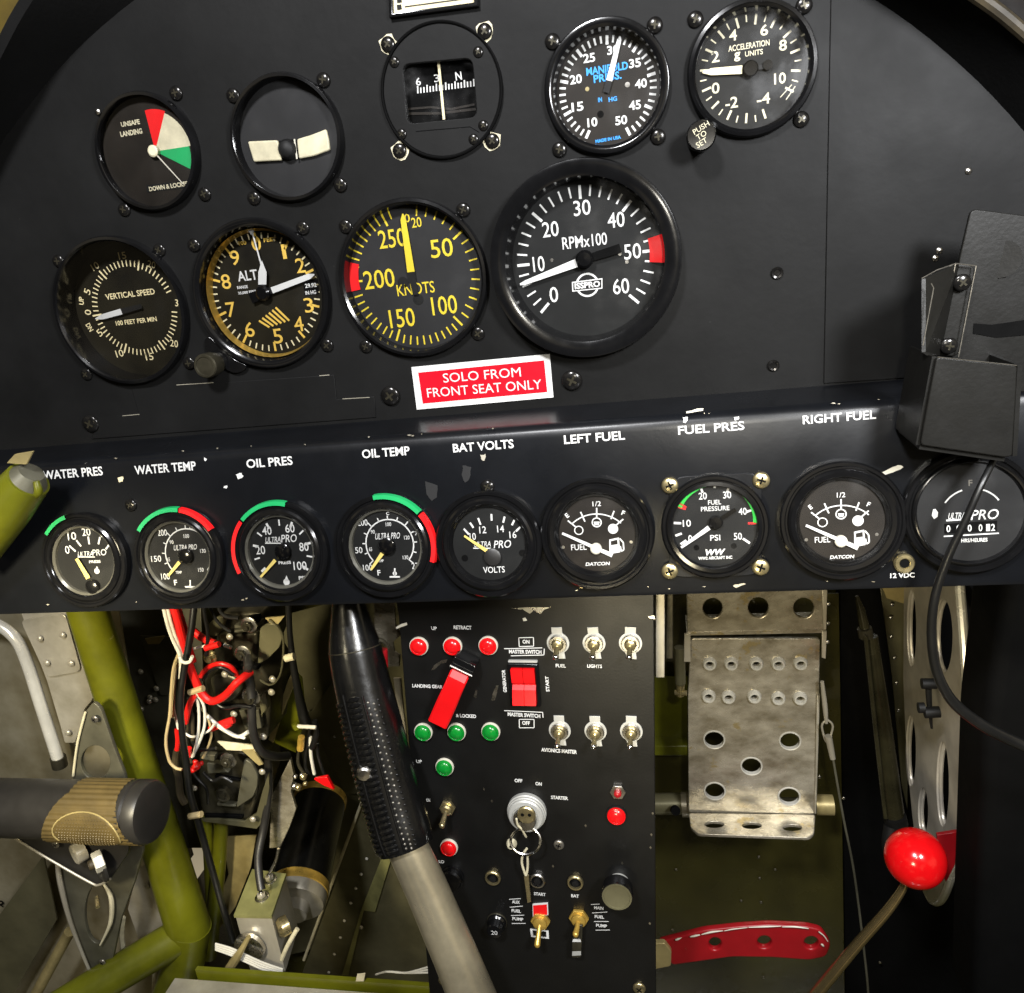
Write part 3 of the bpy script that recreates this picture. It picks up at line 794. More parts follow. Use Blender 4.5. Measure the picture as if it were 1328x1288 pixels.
b = MB(); b.lathe([(.0042, D.z), (.0042, D.z + .0036), (.003, D.z + .0044), (0, D.z + .0044)], K['bezel'], 28, Matrix.Translation(D.c.to_2d().to_3d()))
b.bar(D.c, D.L(z4(935, 408)), .005, K['bezel'], D.z + .0026, .006); part('hub', b, D.t)
b = MB()
lug = [PAN.at(*UP['alt'][0]).L(*z4(x, y), .002) for x, y in ((735, 575), (720, 600), (724, 650), (800, 720), (850, 750), (895, 740), (915, 712), (860, 690))]
b.plate(round_poly(lug, .003), K['bezel'], th=.0026, bev=.0004, z=.0028)
part('knob_lug', b, D.t)
b = MB(); b.lathe([(.0062, .002), (.0062, .006), (.0070, .0066)] + [(.0070, .0066 + .0022 * k) for k in range(4)] + [(.0064, .0140), (.0054, .0140), (.0050, .0134), (0, .0134)], K['darkmetal'], 36)
part('setting_knob', b, D.t, D.t.matrix_world.inverted() @ PAN.at(*z4(775, 700), 0).M())

# airspeed
D = panel_gauge('asi', 'airspeed_dial', 'knots airspeed dial with yellow figures, yellow needle and red arc', 'gauge', 'dial_grey', -.0035, .0044,
                screws=(z5(54, 155), z5(494, 93), z5(549, 556), z5(130, 604)))
D.centre(z5(310, 345))
rt = .0366
a50, a250 = D.a(z5(465, 195)), D.a(z5(203, 140)) % 360
angs = [(0, D.a(z5(275, 110))), (20, D.a(z5(318, 112))), (50, a50), (100, D.a(z5(470, 505)) % 360), (150, D.a(z5(250, 560)) % 360), (200, D.a(z5(105, 360)) % 360), (250, a250)]
def ia(v):
    for (v0, p0), (v1, p1) in zip(angs, angs[1:]):
        if v0 <= v <= v1: return p0 + (p1 - p0) * (v - v0) / (v1 - v0)
    return angs[-1][1] + (v - 250) * (angs[-1][1] - angs[-2][1]) / 50
for v_ in list(range(20, 51, 6)) + list(range(55, 256, 5)):
    mj = v_ % 50 == 0
    D.tick(ia(v_), rt - (.0068 if mj else .0050 if v_ % 10 == 0 else .0046), rt, .0011 if mj else .0008, 'yellow')
for s_, x, y, w_ in (('50', 412, 236, 29), ('100', 422, 450, 33), ('150', 264, 498, 33), ('200', 178, 352, 40), ('250', 226, 200, 35)):
    D.txt(s_, z5(x, y), 24, 'yellow', w_, bold=.0)
D.txt('0', z5(283, 124), 11, 'yellow', 7, bold=.0); D.txt('20', z5(318, 140), 13, 'yellow', 13, bold=.0); D.txt('KNOTS', z5(315, 388), 15, 'yellow', 49, bold=.0)
for s_ in ((268, 365), (325, 428)): D.disc(z5(*s_), .003, 'dial')
D.arc(D.a(z5(70, 400)) % 360, D.a(z5(72, 290)) % 360, rt - .0048, rt + .0022, 'red', .0006)
fin(D)
def mk(b):
    b.bar(D.L(z5(301, 325)), D.L(z5(272, 130)), .0042, K['yellow'], D.z + .0018, .0030); b.bar(D.L(z5(272, 131)), D.L(z5(270, 108)), .003, K['yellow'], D.z + .0018, .0006)
    b.bar(D.L(z5(318, 410)), D.L(z5(301, 325)), .0030, K['dial'], D.z + .0017, .0042)
needle(D, 'pointer', mk)

# tachometer
D = panel_gauge('rpm', 'tachometer', 'large RPM dial with thick black bezel and white needle', 'tachometer', 'dial', -.0035, .0105, bez='bezel', lip=.0032)
D.centre(r8(640, 625))
rt = D.r(r8(240, 662))
lst = [(0, D.a(r8(380, 940)) % 360 - 360), (10, D.a(r8(235, 662)) % 360 - 360), (20, D.a(r8(325, 350)) % 360 - 360), (30, D.a(r8(612, 190))), (40, D.a(r8(915, 278))), (50, D.a(r8(1040, 570))), (60, D.a(r8(950, 880)))]
s0, s1 = lst[0][1], lst[-1][1]
rt = .0362
for k in range(31):
    a = s0 + (s1 - s0) * k / 30; mj = k % 5 == 0
    D.tick(a, rt - (.0066 if mj else .0054), rt, .0014 if mj else .0009)
for s_, x, y, w_ in (('0', 452, 838, 11), ('10', 362, 655, 15), ('20', 432, 448, 21), ('30', 620, 320, 22), ('40', 823, 392, 22), ('50', 921, 580, 22), ('60', 853, 788, 21)):
    D.txt(s_, r8(x, y), 20, 'white', w_, bold=.0)
D.txt('RPMx100', r8(635, 518), 16, 'white', 58, bold=.0, rot=0)
D.disc(r8(652, 780), .0062, 'white', .0002, ring=.0010)
D.poly([r8(560, 762), r8(742, 740), r8(742, 802), r8(562, 820)], 'white', .0003); D.poly([r8(568, 768), r8(736, 747), r8(736, 796), r8(569, 813)], 'dial', .0004)
D.txt('ISSPRO', r8(652, 780), 8, 'white', 33, bold=.03, dz=.0005)
for x, y in ((440, 632), (846, 596), (888, 642)): D.disc(r8(x, y), .0009, 'steel')
fin(D)
b = MB(); q0, q1 = D.a(r8(1060, 488)), D.a(r8(1075, 645))
b.lathe([(rt - .0030, D.z + .0007), (rt + .0036, D.z + .0030)], K['red'], 16, Matrix.Translation(D.c.to_2d().to_3d()), q0, q1); part('red_mark', b, D.t)
def mk(b):
    b.bar(D.L(r8(590, 648)), D.L(r8(285, 765)), .0042, K['white'], D.z + .003, .0022); b.bar(D.L(r8(286, 765)), D.L(r8(256, 775)), .0022, K['white'], D.z + .003, .0010)
    b.bar(D.L(r8(655, 622)), D.L(r8(850, 560)), .0040, K['void'], D.z + .0028, .0046)
nd = needle(D, 'pointer', mk)
b = MB(); b.lathe([(.0046, D.z), (.0046, D.z + .005), (.0034, D.z + .0062), (0, D.z + .0064)], K['bezel'], 32, Matrix.Translation(D.c.to_2d().to_3d())); part('hub', b, D.t)

# red placard
fr = PAN.at(626.5, 495, 0.0)
b = MB()
b.plate([fr.L(*p) for p in ((534, 476), (713, 459), (718, 515), (541, 531))], K['white'], th=.0006, z=.0008)
b.flat([fr.L(*p) for p in ((543, 483), (706, 467), (710, 508), (549, 523))], .0010, K['placard_red'])
for s_, c, w_ in (('SOLO FROM', (625, 486), 101), ('FRONT SEAT ONLY', (627.5, 503.5), 149)):
    l = fr.L(*c); sx, sy = fr.scale(*c); b.text(s_, l.x, l.y, 12 * sy, K['white'], w_ * sx, -.3, .0012, .0)
solo('placard', b, 'red placard with white border reading SOLO FROM FRONT SEAT ONLY', 'placard', fr.M())
# card holder at the very top
fr = PAN.at(564, 10, 0.0)
t = thing('card_holder', 'black framed cream card cut off by the top edge of the photo', 'card', fr.M())
c4 = [fr.L(*p) for p in ((505, -42), (622, -54), (622, 10), (507, 25))]
i4 = [fr.L(*p) for p in ((510, -36), (616, -47), (616, 5), (512, 19))]
b = MB(); b.plate(c4, K['bezel'], [i4], th=.003, bev=.0005, z=.003); part('frame', b, t)
b = MB(); b.plate([p * 1.02 for p in i4], K['cream'], th=.001, z=.0012)
for y in (2, -8, -18): b.bar(fr.L(525, y + 7, .0012), fr.L(600, y - 3, .0012), .0006, K['leather'], .0014)
for y in (10, 1): b.bar(fr.L(515, y, .0012), fr.L(521, y - 1, .0012), .0022, K['dial'], .0014)
part('card', b, t)

# ---------------------------------------------------------------- small gauges on the strip
def small_gauge(name, label, cat, c, zz, rb=.0285, rd=.0205, dial='dial', zd=.0022, screws=(), bez=1):
    fr = STR.at(*c)
    t = thing(name, label, cat, fr.M(), 'small gauges along the lower strip')
    b = MB()
    b.lathe([(rb, .0002), (rb, .0040), (rb - .0008, .0050), (rb - .0022, .0050), (rb - .0028, .0042), (rb - .0036, .0042), (rb - .0040, .0052), (rb - .0052, .0060), (rd + .0012, .0058), (rd + .0004, .0050), (rd + .0003, .0046)], K['bezel'], 64)
    part('bezel', b, t)
    b = MB(); b.lathe([(rd + .0003, .0046), (rd - .0009, .0036), (rd - .0013, zd - .0001)], K['reflector' if bez == 1 else 'bezel'], 64); part('reflector_ring', b, t)
    D = Dial(t, fr, zd); D.rd = rd
    D.b.disc(rd, zd, K[dial], 56)
    b = MB(); b.disc(rd + .0006, .0050, K['glass'], 40); part('glass', b, t)
    return D
def outer_arc(D, p0, p1, m, r0=.0263, r1=.0292):
    a0, a1 = D.a(p0), D.a(p1)
    if a1 < a0: a1 += 360
    b = MB(); b.lathe([(r1, .0028), (r1 - .0006, .0056), (r0, .0056)], K[m], 20, None, a0, a1)
    return part('range_mark', b, D.t)
def hub(D, p, r=.0035, m='bezel', h=.0022):
    l = D.L(p); b = MB(); b.lathe([(r, D.z), (r, D.z + h), (r * .8, D.z + h + .0005), (0, D.z + h + .0006)], K[m], 24, Matrix.Translation((l.x, l.y, 0)))
    part('hub', b, getattr(D, 'ptr', D.t))
def ptr(D, p0, p1, m, w0=.0016, w1=.0010, dz=.0014):
    b = MB(); b.bar(D.L(p0), D.L(p1), w0, K[m], D.z + dz, w1); D.ptr = part('pointer', b, D.t)

# water pressure
D = small_gauge('water_pressure_gauge', 'small gauge under WATER PRES with one green arc and pointer pivoting low', 'gauge', (115, 725.5), z6)
for s_, x, y in (('0', 264, 462), ('10', 282, 408), ('20', 338, 392)): D.txt(s_, z6(x, y), 10, 'white', 5.5 * len(s_), bold=.0)
for a, c in (((272, 446), (297, 468)), ((300, 425), (318, 448)), ((346, 410), (350, 440)), ((392, 412), (386, 440)), ((432, 436), (415, 460))): D.line([z6(*a), z6(*c)], .0011, 'white')
D.txt('o', z6(400, 405), 5, 'white', 4); D.txt('ULTRA', z6(336, 478), 6.5, 'white', 20, bold=.0, shear=.2); D.line([z6(305, 490), z6(372, 490)], .0006, 'white'); D.txt('PRO', z6(390, 472), 8, 'white', 18, bold=.0, shear=.15)
D.txt('PRESS', z6(372, 508), 3.5, 'white', 15); D.disc(z6(380, 545), .0017, 'white'); D.poly([z6(373, 542), z6(387, 542), z6(380, 525)], 'white')
fin(D); ptr(D, z6(352, 572), z6(306, 495), 'needle', .0030, .0022); hub(D, z6(368, 604), .0042)
outer_arc(D, z6(190, 395), z6(270, 332), 'lime' if False else 'green')
# water temperature
D = small_gauge('water_temperature_gauge', 'small gauge under WATER TEMP ringed by a green and a red arc', 'gauge', (236, 720.5), z6, .0282)
cc = z6(738, 478); D.centre(cc); ra = D.r(z6(648, 478))
D.arc(-130, 132, ra - .0004, ra + .0003, 'white')
for k in range(13): D.tick(-130 + k * 21.8, ra - .0002, ra + (.0030 if k % 4 == 0 else .0020), .0006)
for s_, x, y, w_ in (('200', 636, 395, 12), ('150', 612, 497, 13), ('100', 648, 566, 11), ('100', 730, 408, 7), ('130', 795, 466, 7), ('150', 787, 540, 7), ('90', 672, 432, 5), ('65', 660, 500, 4)): D.txt(s_, z6(x, y), 8 if w_ > 9 else 5, 'white', w_, bold=.0)
D.txt('ULTRA PRO', z6(726, 452), 7, 'white', 30, bold=.0, shear=.2); D.txt('F', z6(688, 590), 7, 'white', 4); D.txt('C', z6(748, 375), 4, 'white', 4); D.txt('TEMP', z6(700, 550), 3.5, 'white', 8)
D.line([z6(725, 607), z6(766, 607)], .0009, 'white'); D.line([z6(745, 580), z6(745, 603)], .0009, 'white')
fin(D); ptr(D, z6(708, 508), z6(664, 562), 'needle', .0022, .0013); hub(D, z6(732, 485), .0044)
D.c = Vector((0, 0, 0)); outer_arc(D, z6(560, 388), z6(708, 318), 'green'); outer_arc(D, z6(712, 318), z6(826, 388), 'red')
# oil pressure
D = small_gauge('oil_pressure_gauge', 'small gauge under OIL PRES with red arc on its left and green on top', 'gauge', (367, 714), z6, .0285)
for s_, x, y, w_ in (('20', 1020, 463, 12), ('40', 1045, 387, 12), ('60', 1135, 378, 12), ('80', 1190, 450, 12), ('100', 1175, 524, 17)): D.txt(s_, z6(x, y), 11, 'white', w_, bold=.0)
D.centre(z6(1106, 468)); ra = .0172
for k in range(11): D.tick(-128 + k * 25.6, ra - .0026, ra + .0008, .0013 if k % 2 == 0 else .0009)
D.txt('ULTRA', z6(1070, 422), 7, 'white', 20, bold=.0, shear=.2); D.txt('PRO', z6(1132, 417), 10, 'white', 20, bold=.0, shear=.15); D.line([z6(1038, 436), z6(1100, 436)], .0006, 'white')
D.txt('PRESS', z6(1115, 512), 4, 'white', 16); D.txt('PSI', z6(1182, 572), 5, 'white', 8); D.disc(z6(1122, 588), .0019, 'white'); D.poly([z6(1113, 584), z6(1131, 584), z6(1122, 562)], 'white')
fin(D); ptr(D, z6(1082, 500), z6(1022, 570), 'needle', .0020, .0012); hub(D, z6(1112, 468), .0046)
D.c = Vector((0, 0, 0)); outer_arc(D, z6(945, 552), z6(958, 352), 'red'); outer_arc(D, z6(962, 346), z6(1125, 292), 'green')
# oil temperature
D = small_gauge('oil_temperature_gauge', 'small gauge under OIL TEMP with green arc on top and red arc on its right', 'gauge', (503, 707.5), z7, .0285)
D.centre(z7(258, 500)); ra = D.r(z7(165, 500))
D.arc(-130, 132, ra - .0004, ra + .0003, 'white')
for k in range(13): D.tick(-130 + k * 21.8, ra - .0002, ra + (.0030 if k % 4 == 0 else .0020), .0006)
for s_, x, y, w_ in (('200', 152, 416, 13), ('150', 132, 524, 13), ('100', 172, 592, 12), ('100', 253, 422, 7), ('120', 325, 474, 7), ('130', 320, 552, 7), ('27', 358, 585, 9), ('7', 362, 458, 4), ('90', 192, 452, 5), ('65', 183, 520, 4)): D.txt(s_, z7(x, y), 8 if w_ > 8 else 5, 'white', w_, bold=.0)
D.txt('ULTRA PRO', z7(250, 468), 8, 'white', 32, bold=.0, shear=.2); D.txt('F', z7(216, 612), 7, 'white', 4); D.txt('C', z7(250, 380), 4, 'white', 4); D.txt('TEMP', z7(222, 565), 3.5, 'white', 8)
D.line([z7(258, 628), z7(298, 628)], .0009, 'white'); D.line([z7(278, 594), z7(278, 622)], .0009, 'white'); D.disc(z7(278, 615), .0012, 'white')
fin(D); ptr(D, z7(234, 532), z7(188, 598), 'needle', .0022, .0013); hub(D, z7(250, 506), .0046)
D.c = Vector((0, 0, 0)); outer_arc(D, z7(205, 335), z7(362, 390), 'green'); outer_arc(D, z7(366, 396), z7(418, 562), 'red')
# volts
D = small_gauge('voltmeter', 'small VOLTS gauge under BAT VOLTS with yellow pointer', 'gauge', (635, 704.5), z7, .0287, .0208, bez=0)
for s_, x, y, w_ in (('10', 583, 470, 8), ('12', 622, 444, 9), ('14', 692, 440, 9), ('16', 740, 463, 9)): D.txt(s_, z7(x, y), 9, 'white', w_, bold=.0)
for a, c in (((548, 440), (568, 462)), ((572, 416), (586, 436)), ((604, 398), (614, 424)), ((656, 382), (657, 408)), ((708, 392), (702, 416)), ((746, 406), (736, 426)), ((774, 428), (752, 450))): D.line([z7(*a), z7(*c)], .0010, 'white')
D.txt('ULTRA', z7(622, 500), 7, 'white', 22, bold=.0, shear=.2); D.line([z7(585, 516), z7(655, 516)], .0006, 'white'); D.txt('PRO', z7(700, 500), 10, 'white', 22, bold=.0, shear=.2); D.txt('VOLTS', z7(666, 600), 8, 'white', 28, bold=.0)
for x, y in ((552, 555), (777, 535)): D.disc(z7(x, y), .0018, 'void')
fin(D); ptr(D, z7(640, 525), z7(552, 466), 'needle', .0020, .0011); hub(D, z7(663, 548), .0046, 'rubber_grey')
# fuel quantity
def fuel(label, c, zz, k):
    D = small_gauge('fuel_gauge', label, 'gauge', c, zz, .0292, .0208, 'dial_brown', bez=0)
    q = lambda x, y: zz(*k(x, y))
    D.centre(q(1070, 520)); ra = D.r(q(1068, 382))
    D.arc(-42, 45, ra - .0003, ra + .0003, 'white')
    D.line([q(955, 408), q(985, 432)], .0007, 'white'); D.line([q(1172, 402), q(1145, 425)], .0007, 'white'); D.line([q(1068, 358), q(1068, 400)], .0007, 'white')
    D.line([q(1005, 374), q(1022, 412)], .0007, 'white'); D.line([q(1136, 370), q(1124, 402)], .0007, 'white')
    D.disc(q(998, 446), .0024, 'white', ring=.0005); D.disc(q(1068, 415), .0026, 'white', ring=.0006); D.poly([q(1056, 412), q(1080, 412), q(1076, 426), q(1060, 426)], 'white'); D.disc(q(1132, 440), .0026, 'white')
    D.txt('E', q(952, 388), 6, 'white', 4, rot=35); D.txt('1/2', q(1068, 342), 6.5, 'white', 11, bold=.0); D.txt('F', q(1172, 378), 6, 'white', 4, rot=-25)
    D.txt('FUEL', q(998, 512), 7.5, 'white', 20, bold=.0); D.txt('DATCON', q(1072, 577), 4.5, 'white', 31, bold=.02, shear=.2)
    D.poly([q(1117, 482), q(1155, 474), q(1160, 532), q(1118, 538)], 'white'); D.poly([q(1123, 488), q(1149, 482), q(1150, 500), q(1124, 504)], 'dial_brown', .0004)
    D.line([q(1158, 478), q(1172, 494), q(1174, 522), q(1164, 528), q(1160, 508)], .0007, 'white')
    for x, y in ((937, 512), (1203, 492)): D.disc(q(x, y), .0008, 'steel')
    fin(D); ptr(D, q(1130, 542), q(934, 456), 'white', .0022, .0012); hub(D, q(1066, 516), .0029, 'ivory', .002)
fuel('small fuel gauge under LEFT FUEL', (774.5, 691.5), z7, lambda x, y: (x, y))
ax, ay = 388 / 420.0, 0.92
sc_ = 412 / 430.0
fuel('small fuel gauge under RIGHT FUEL', (1090.5, 674.5), z8, lambda x, y: (682 + (x - 1068) * .935, 505 + (y - 470) * .93))
# fuel pressure
D = small_gauge('fuel_pressure_gauge', 'small gauge under FUEL PRES with green inner arc and four brass screws', 'gauge', (926, 682), z8, .0262, .0216, bez=0)
D.centre(z8(240, 480)); rt = .0196
q20, q40 = D.a(z8(112, 430)), D.a(z8(370, 485))
D.arc(q20, D.a(z8(300, 358)), rt - .0016, rt + .0006, 'lime'); D.arc(D.a(z8(318, 365)), q40, rt - .0016, rt + .0006, 'lime')
D.line([z8(108, 428), z8(134, 436)], .0010, 'red'); D.line([z8(354, 486), z8(382, 486)], .0010, 'red'); D.line([z8(114, 416), z8(136, 430)], .0008, 'red')
for a_ in ((z8(92, 485), z8(118, 486)), (z8(98, 530), z8(120, 522)), (z8(186, 358), z8(194, 378)), (z8(286, 356), z8(280, 378)), (z8(236, 350), z8(236, 362)), (z8(366, 440), z8(348, 446)), (z8(336, 540), z8(360, 556)), (z8(116, 560), z8(136, 546))): D.line(a_, .0011, 'white')
for s_, x, y in (('0', 150, 540), ('10', 138, 486), ('20', 194, 390), ('30', 280, 386), ('40', 335, 444), ('50', 318, 532)): D.txt(s_, z8(x, y), 9, 'white', 10.5 if len(s_) == 2 else 5, bold=.0)
D.txt('FUEL', z8(236, 412), 6, 'white', 17, bold=.0); D.txt('PRESSURE', z8(238, 434), 6, 'white', 37, bold=.0); D.txt('PSI', z8(238, 537), 7.5, 'white', 13, bold=.0)
D.txt('WW', z8(236, 588), 8, 'white', 26, bold=.04, shear=.3); D.txt('WW2 AIRCRAFT INC', z8(238, 608), 4, 'white', 44)
for x, y in ((172, 572), (304, 566)): D.disc(z8(x, y), .0014, 'void')
fin(D); ptr(D, z8(216, 500), z8(118, 570), 'white', .0024, .0012)
b = MB(); b.bar(D.L(z8(245, 478)), D.L(z8(310, 436)), .0022, K['bezel'], D.z + .0013, .0020); part('pointer_tail', b, D.t)
hub(D, z8(240, 481), .0034)
b = MB(); b.plate(round_poly([D.f.L(*z8(x, y)) for x, y in ((78, 322), (402, 305), (402, 668), (74, 676))], .008), K['strip'], [circle(0, 0, .0262, 40)], th=.0012, bev=.0003, z=.0014); part('flange', b, D.t)
for x, y in ((78, 352), (400, 334), (78, 654), (398, 640)): dot_on('screw', SCREW_BRASS, D.t, STR, *z8(x, y), .0012, x)
# hour meter
zh = Z(1140, 580, 6.44)
D = small_gauge('hour_meter', 'black hour meter with white digits half hidden behind the hanging cord', 'hour meter', (1254, 663), z8, .0293, .0235, 'matte', zd=.0040, bez=0)
D.centre(zh(775, 590))
D.arc(-56, -17, .0135, .0142, 'white'); D.arc(18, 56, .0135, .0142, 'white')
D.txt('ULTRA', zh(650, 572), 8, 'white', 22, bold=.0, shear=.2); D.line([zh(560, 612), zh(690, 604)], .0008, 'white'); D.txt('PRO', zh(885, 562), 13, 'white', 35, bold=.0, shear=.2)
D.poly([zh(545, 640), zh(985, 612), zh(985, 700), zh(545, 722)], 'void'); 
for x, s_ in ((577, '0'), (660, '0'), (755, '0'), (845, '0'), (908, '1'), (950, '2')): D.txt(s_, zh(x, 680 - (x - 577) * .03), 9, 'white', 5, dz=.0004, bold=.01)
D.line([zh(540, 745), zh(1000, 718)], .0006, 'white'); D.txt('HRS/HEURES', zh(795, 776), 5, 'white', 34, bold=.02); D.txt('F', zh(762, 298), 8, 'greyscrew', 5)
D.poly([zh(450, 520), zh(470, 515), zh(492, 545), zh(488, 580), zh(458, 600), zh(440, 570)], 'white')
fin(D)
# power jack
fr = STR.at(1172, 730)
t = thing('power_jack', 'small brass power jack above the 12 VDC lettering', 'jack', fr.M())
b = MB(); b.lathe([(.0048, .0002), (.0048, .0014), (.0042, .0022), (.0026, .0022), (.0022, .0016)], K['brass'], 28); part('collar', b, t)
b = MB(); b.disc(.0024, .0012, K['void'], 20); part('socket', b, t)

# ---------------------------------------------------------------- switch console
c1, c2 = Z(500, 770, 3.689), Z(520, 980, 3.906)
ct = thing('switch_console', 'black switch console hanging below the gauge strip, full of switches and lamps', 'console', CON.M())
co = [CON.L(*p) for p in ((512, 772), (848, 760), (851, 1300), (558, 1300), (538, 1060), (517, 800))]
b = MB(); b.plate(round_poly(co, .002), K['console'], th=.003, bev=.0005); part('face_plate', b, ct)
b = MB(); cx_ = sum((p for p in co), Vector()) / len(co)
b.plate([cx_ + (p - cx_) * .955 for p in co], K['matte'], th=.055, z=-.0032); part('housing', b, ct)
lt = [('UP', c1(232, 166), 4.5, 7, 0), ('RETRACT', c1(368, 162), 5, 23, 0), ('LANDING GEAR', c1(200, 443), 4.5, 39, 0), ('& LOCKED', c1(385, 585), 4.5, 26, 0), ('ON', c1(672, 230), 5, 9, 0), ('MASTER SWITCH', c1(668, 278), 5, 42, 1),
      ('MASTER SWITCH', c1(662, 581), 5, 42, -1), ('OFF', c1(672, 619), 5, 10, 0), ('GENERATOR', c1(568, 418), 4.5, 29, 90), ('START', c1(774, 432), 4.5, 20, 90), ('FUEL', c1(838, 345), 4.5, 13, 0), ('LIGHTS', c1(1000, 347), 4.5, 19, 0),
      ('AVIONICS MASTER', c1(830, 752), 5, 46, -1), ('UP', c1(160, 803), 4.5, 7, 0), ('OFF', c2(595, 127), 4.5, 10, 0), ('ON', c2(697, 143), 4.5, 8, -4), ('STARTER', c2(803, 214), 4.5, 22, 0), ('ON', c2(138, 226), 4, 5, 0),
      ('LO', c2(205, 537), 4, 7, 0), ('START', c2(703, 702), 4, 15, 0), ('BAT', c2(882, 711), 4, 10, 0), ('AUX', c2(582, 742), 4, 10, 0), ('FUEL', c2(584, 787), 4, 12, 0), ('PUMP', c2(592, 828), 4, 14, 0), ('MAIN', c2(1002, 772), 4, 12, 0),
      ('FUEL', c2(1005, 817), 4, 12, 0), ('PUMP', c2(1016, 862), 4, 14, 0)]
for s_, c, h_, w_, ro in lt:
    l = CON.L(*c, .0004); sx, sy = CON.scale(*c); b = MB()
    b.text(s_, l.x, l.y, h_ * (sx if ro == 90 else sy), K['white'], w_ * (sy if ro == 90 else sx), ro - (1.5 if ro != 90 else 0), .0004, .03); part('lettering', b, ct)
def frame_line(b, pts, w=.0005, m='white', z=.0004):
    for a, c in zip(pts, pts[1:]): b.bar(CON.L(*a), CON.L(*c), w, K[m], z)
for q in ([c1(638, 210), c1(708, 208), c1(709, 250), c1(640, 252), c1(638, 210)], [c1(640, 600), c1(711, 600), c1(711, 640), c1(641, 640), c1(640, 600)], [c1(568, 262), c1(750, 258)], [c1(600, 296), c1(758, 292), c1(760, 262)],
          [c1(568, 558), c1(752, 566), c1(754, 592)], [c2(548, 726), c2(607, 722)], [c2(552, 766), c2(618, 760)], [c2(558, 808), c2(624, 806)], [c2(562, 848), c2(632, 848)],
          [c2(963, 752), c2(1006, 750)], [c2(968, 795), c2(1046, 790)], [c2(978, 838), c2(1052, 838)], [c2(986, 882), c2(1058, 881)]):
    b = MB(); frame_line(b, q); part('placard_line', b, ct)
def scuff(pts, m='alu', z=.0003):
    b = MB(); b.flat([CON.L(*p, z) for p in pts], z, K[m]); part('scuff', b, ct)
scuff([c1(600, 70), c1(700, 64), c1(790, 66), c1(760, 76), c1(740, 98), c1(710, 80), c1(690, 96), c1(660, 78)], 'steel')
scuff([c1(50, 160), c1(75, 145), c1(102, 138), c1(104, 150), c1(75, 160), c1(52, 170)], 'ivory')
scuff([c1(218, 368), c1(232, 342), c1(270, 318), c1(296, 314), c1(290, 330), c1(262, 336), c1(236, 362)], 'steel')
scuff([c1(505, 512), c1(512, 480), c1(528, 440), c1(540, 438), c1(534, 470), c1(524, 512)], 'steel')
scuff([c1(420, 495), c1(432, 460), c1(440, 462), c1(434, 500)], 'steel')
scuff([c1(1254, 108), c1(1284, 104), c1(1290, 122), c1(1262, 118)], 'steel'); scuff([c1(655, 118), c1(668, 114), c1(678, 128), c1(660, 132)], 'ivory')
for x, y in ((420, 170), (460, 230), (1275, 292), (1268, 400), (1264, 465), (1120, 545), (1260, 850), (935, 355), (770, 560), (150, 925)):
    xx, yy = c2(x, y); scuff([(xx - 1.5, yy), (xx, yy - 2), (xx + 1.6, yy + .3), (xx + .3, yy + 2.2)], 'steel')
for px, py in ((576.5, 1271), (829, 1281)): dot_on('screw', SCREW_BRASS, ct, CON, px, py, .0002, 20)
dot_on('screw', SCREW_GREY, ct, CON, *c2(800, 450), .0002, 40)

def con_thing(name, label, cat, c, group=None, rot=0.0):
    fr = CON.at(*c, 0, rot)
    return thing(name, label, cat, fr.M(), group), fr
def lamp_button(label, c, lens, r=.0060, group=None, ring='ivory'):
    t, fr = con_thing('indicator_light', label, 'indicator light', c, group)
    b = MB(); b.lathe([(r, .0002), (r, .0016), (r - .0002, .0020), (r - .0006, .0020), (r - .0008, .0012)], K[ring], 32); part('collar', b, t)
    b = MB(); q = r - .0007; b.lathe([(q, .001), (q, .0028), (q * .95, .0033), (q * .86, .0035), (q * .80, .0030), (q * .74, .0034), (q * .5, .0041), (q * .25, .0044), (0, .0045)], K[lens], 32); part('lens', b, t)
    return t
gr = 'red lamps in the top row of the console'
lamp_button('red console lamp at the left end of the top row', c1(162, 248), 'redlens', group=gr)
lamp_button('red console lamp in the middle of the top row, below RETRACT', c1(323, 248), 'redlens', group=gr)
lamp_button('red console lamp at the right end of the top row', c1(493, 245), 'redlens', group=gr)
gg = 'green lamps of the console'
lamp_button('green console lamp at the left end of its row, beside the stick grip', c1(183, 658), 'greenlens', group=gg)
lamp_button('green console lamp in the middle of its row, under the red guarded switch', c1(342, 658), 'greenlens', group=gg)
lamp_button('green console lamp at the right end of its row', c1(505, 656), 'greenlens', group=gg)
lamp_button('single green console lamp below the row of three', c1(285, 825), 'greenlens', group=gg)
lamp_button('red console lamp beside the bottom of the stick grip', c2(245, 460), 'redlens')
lamp_button('larger red console lamp near the right edge under a tiny hex lamp', c2(1092, 296), 'redlens', .0064, ring='matte')
t, fr = con_thing('indicator_light', 'tiny dark red lamp in a silver hex nut near the right edge', 'indicator light', c2(1099, 178))
b = MB(); b.hexnut(.0050, .0022, K['steel']); part('nut', b, t)
b = MB(); b.lathe([(.0024, .002), (.0022, .0042), (.0012, .005), (0, .0052)], K['redlever'], 20); part('lens', b, t)

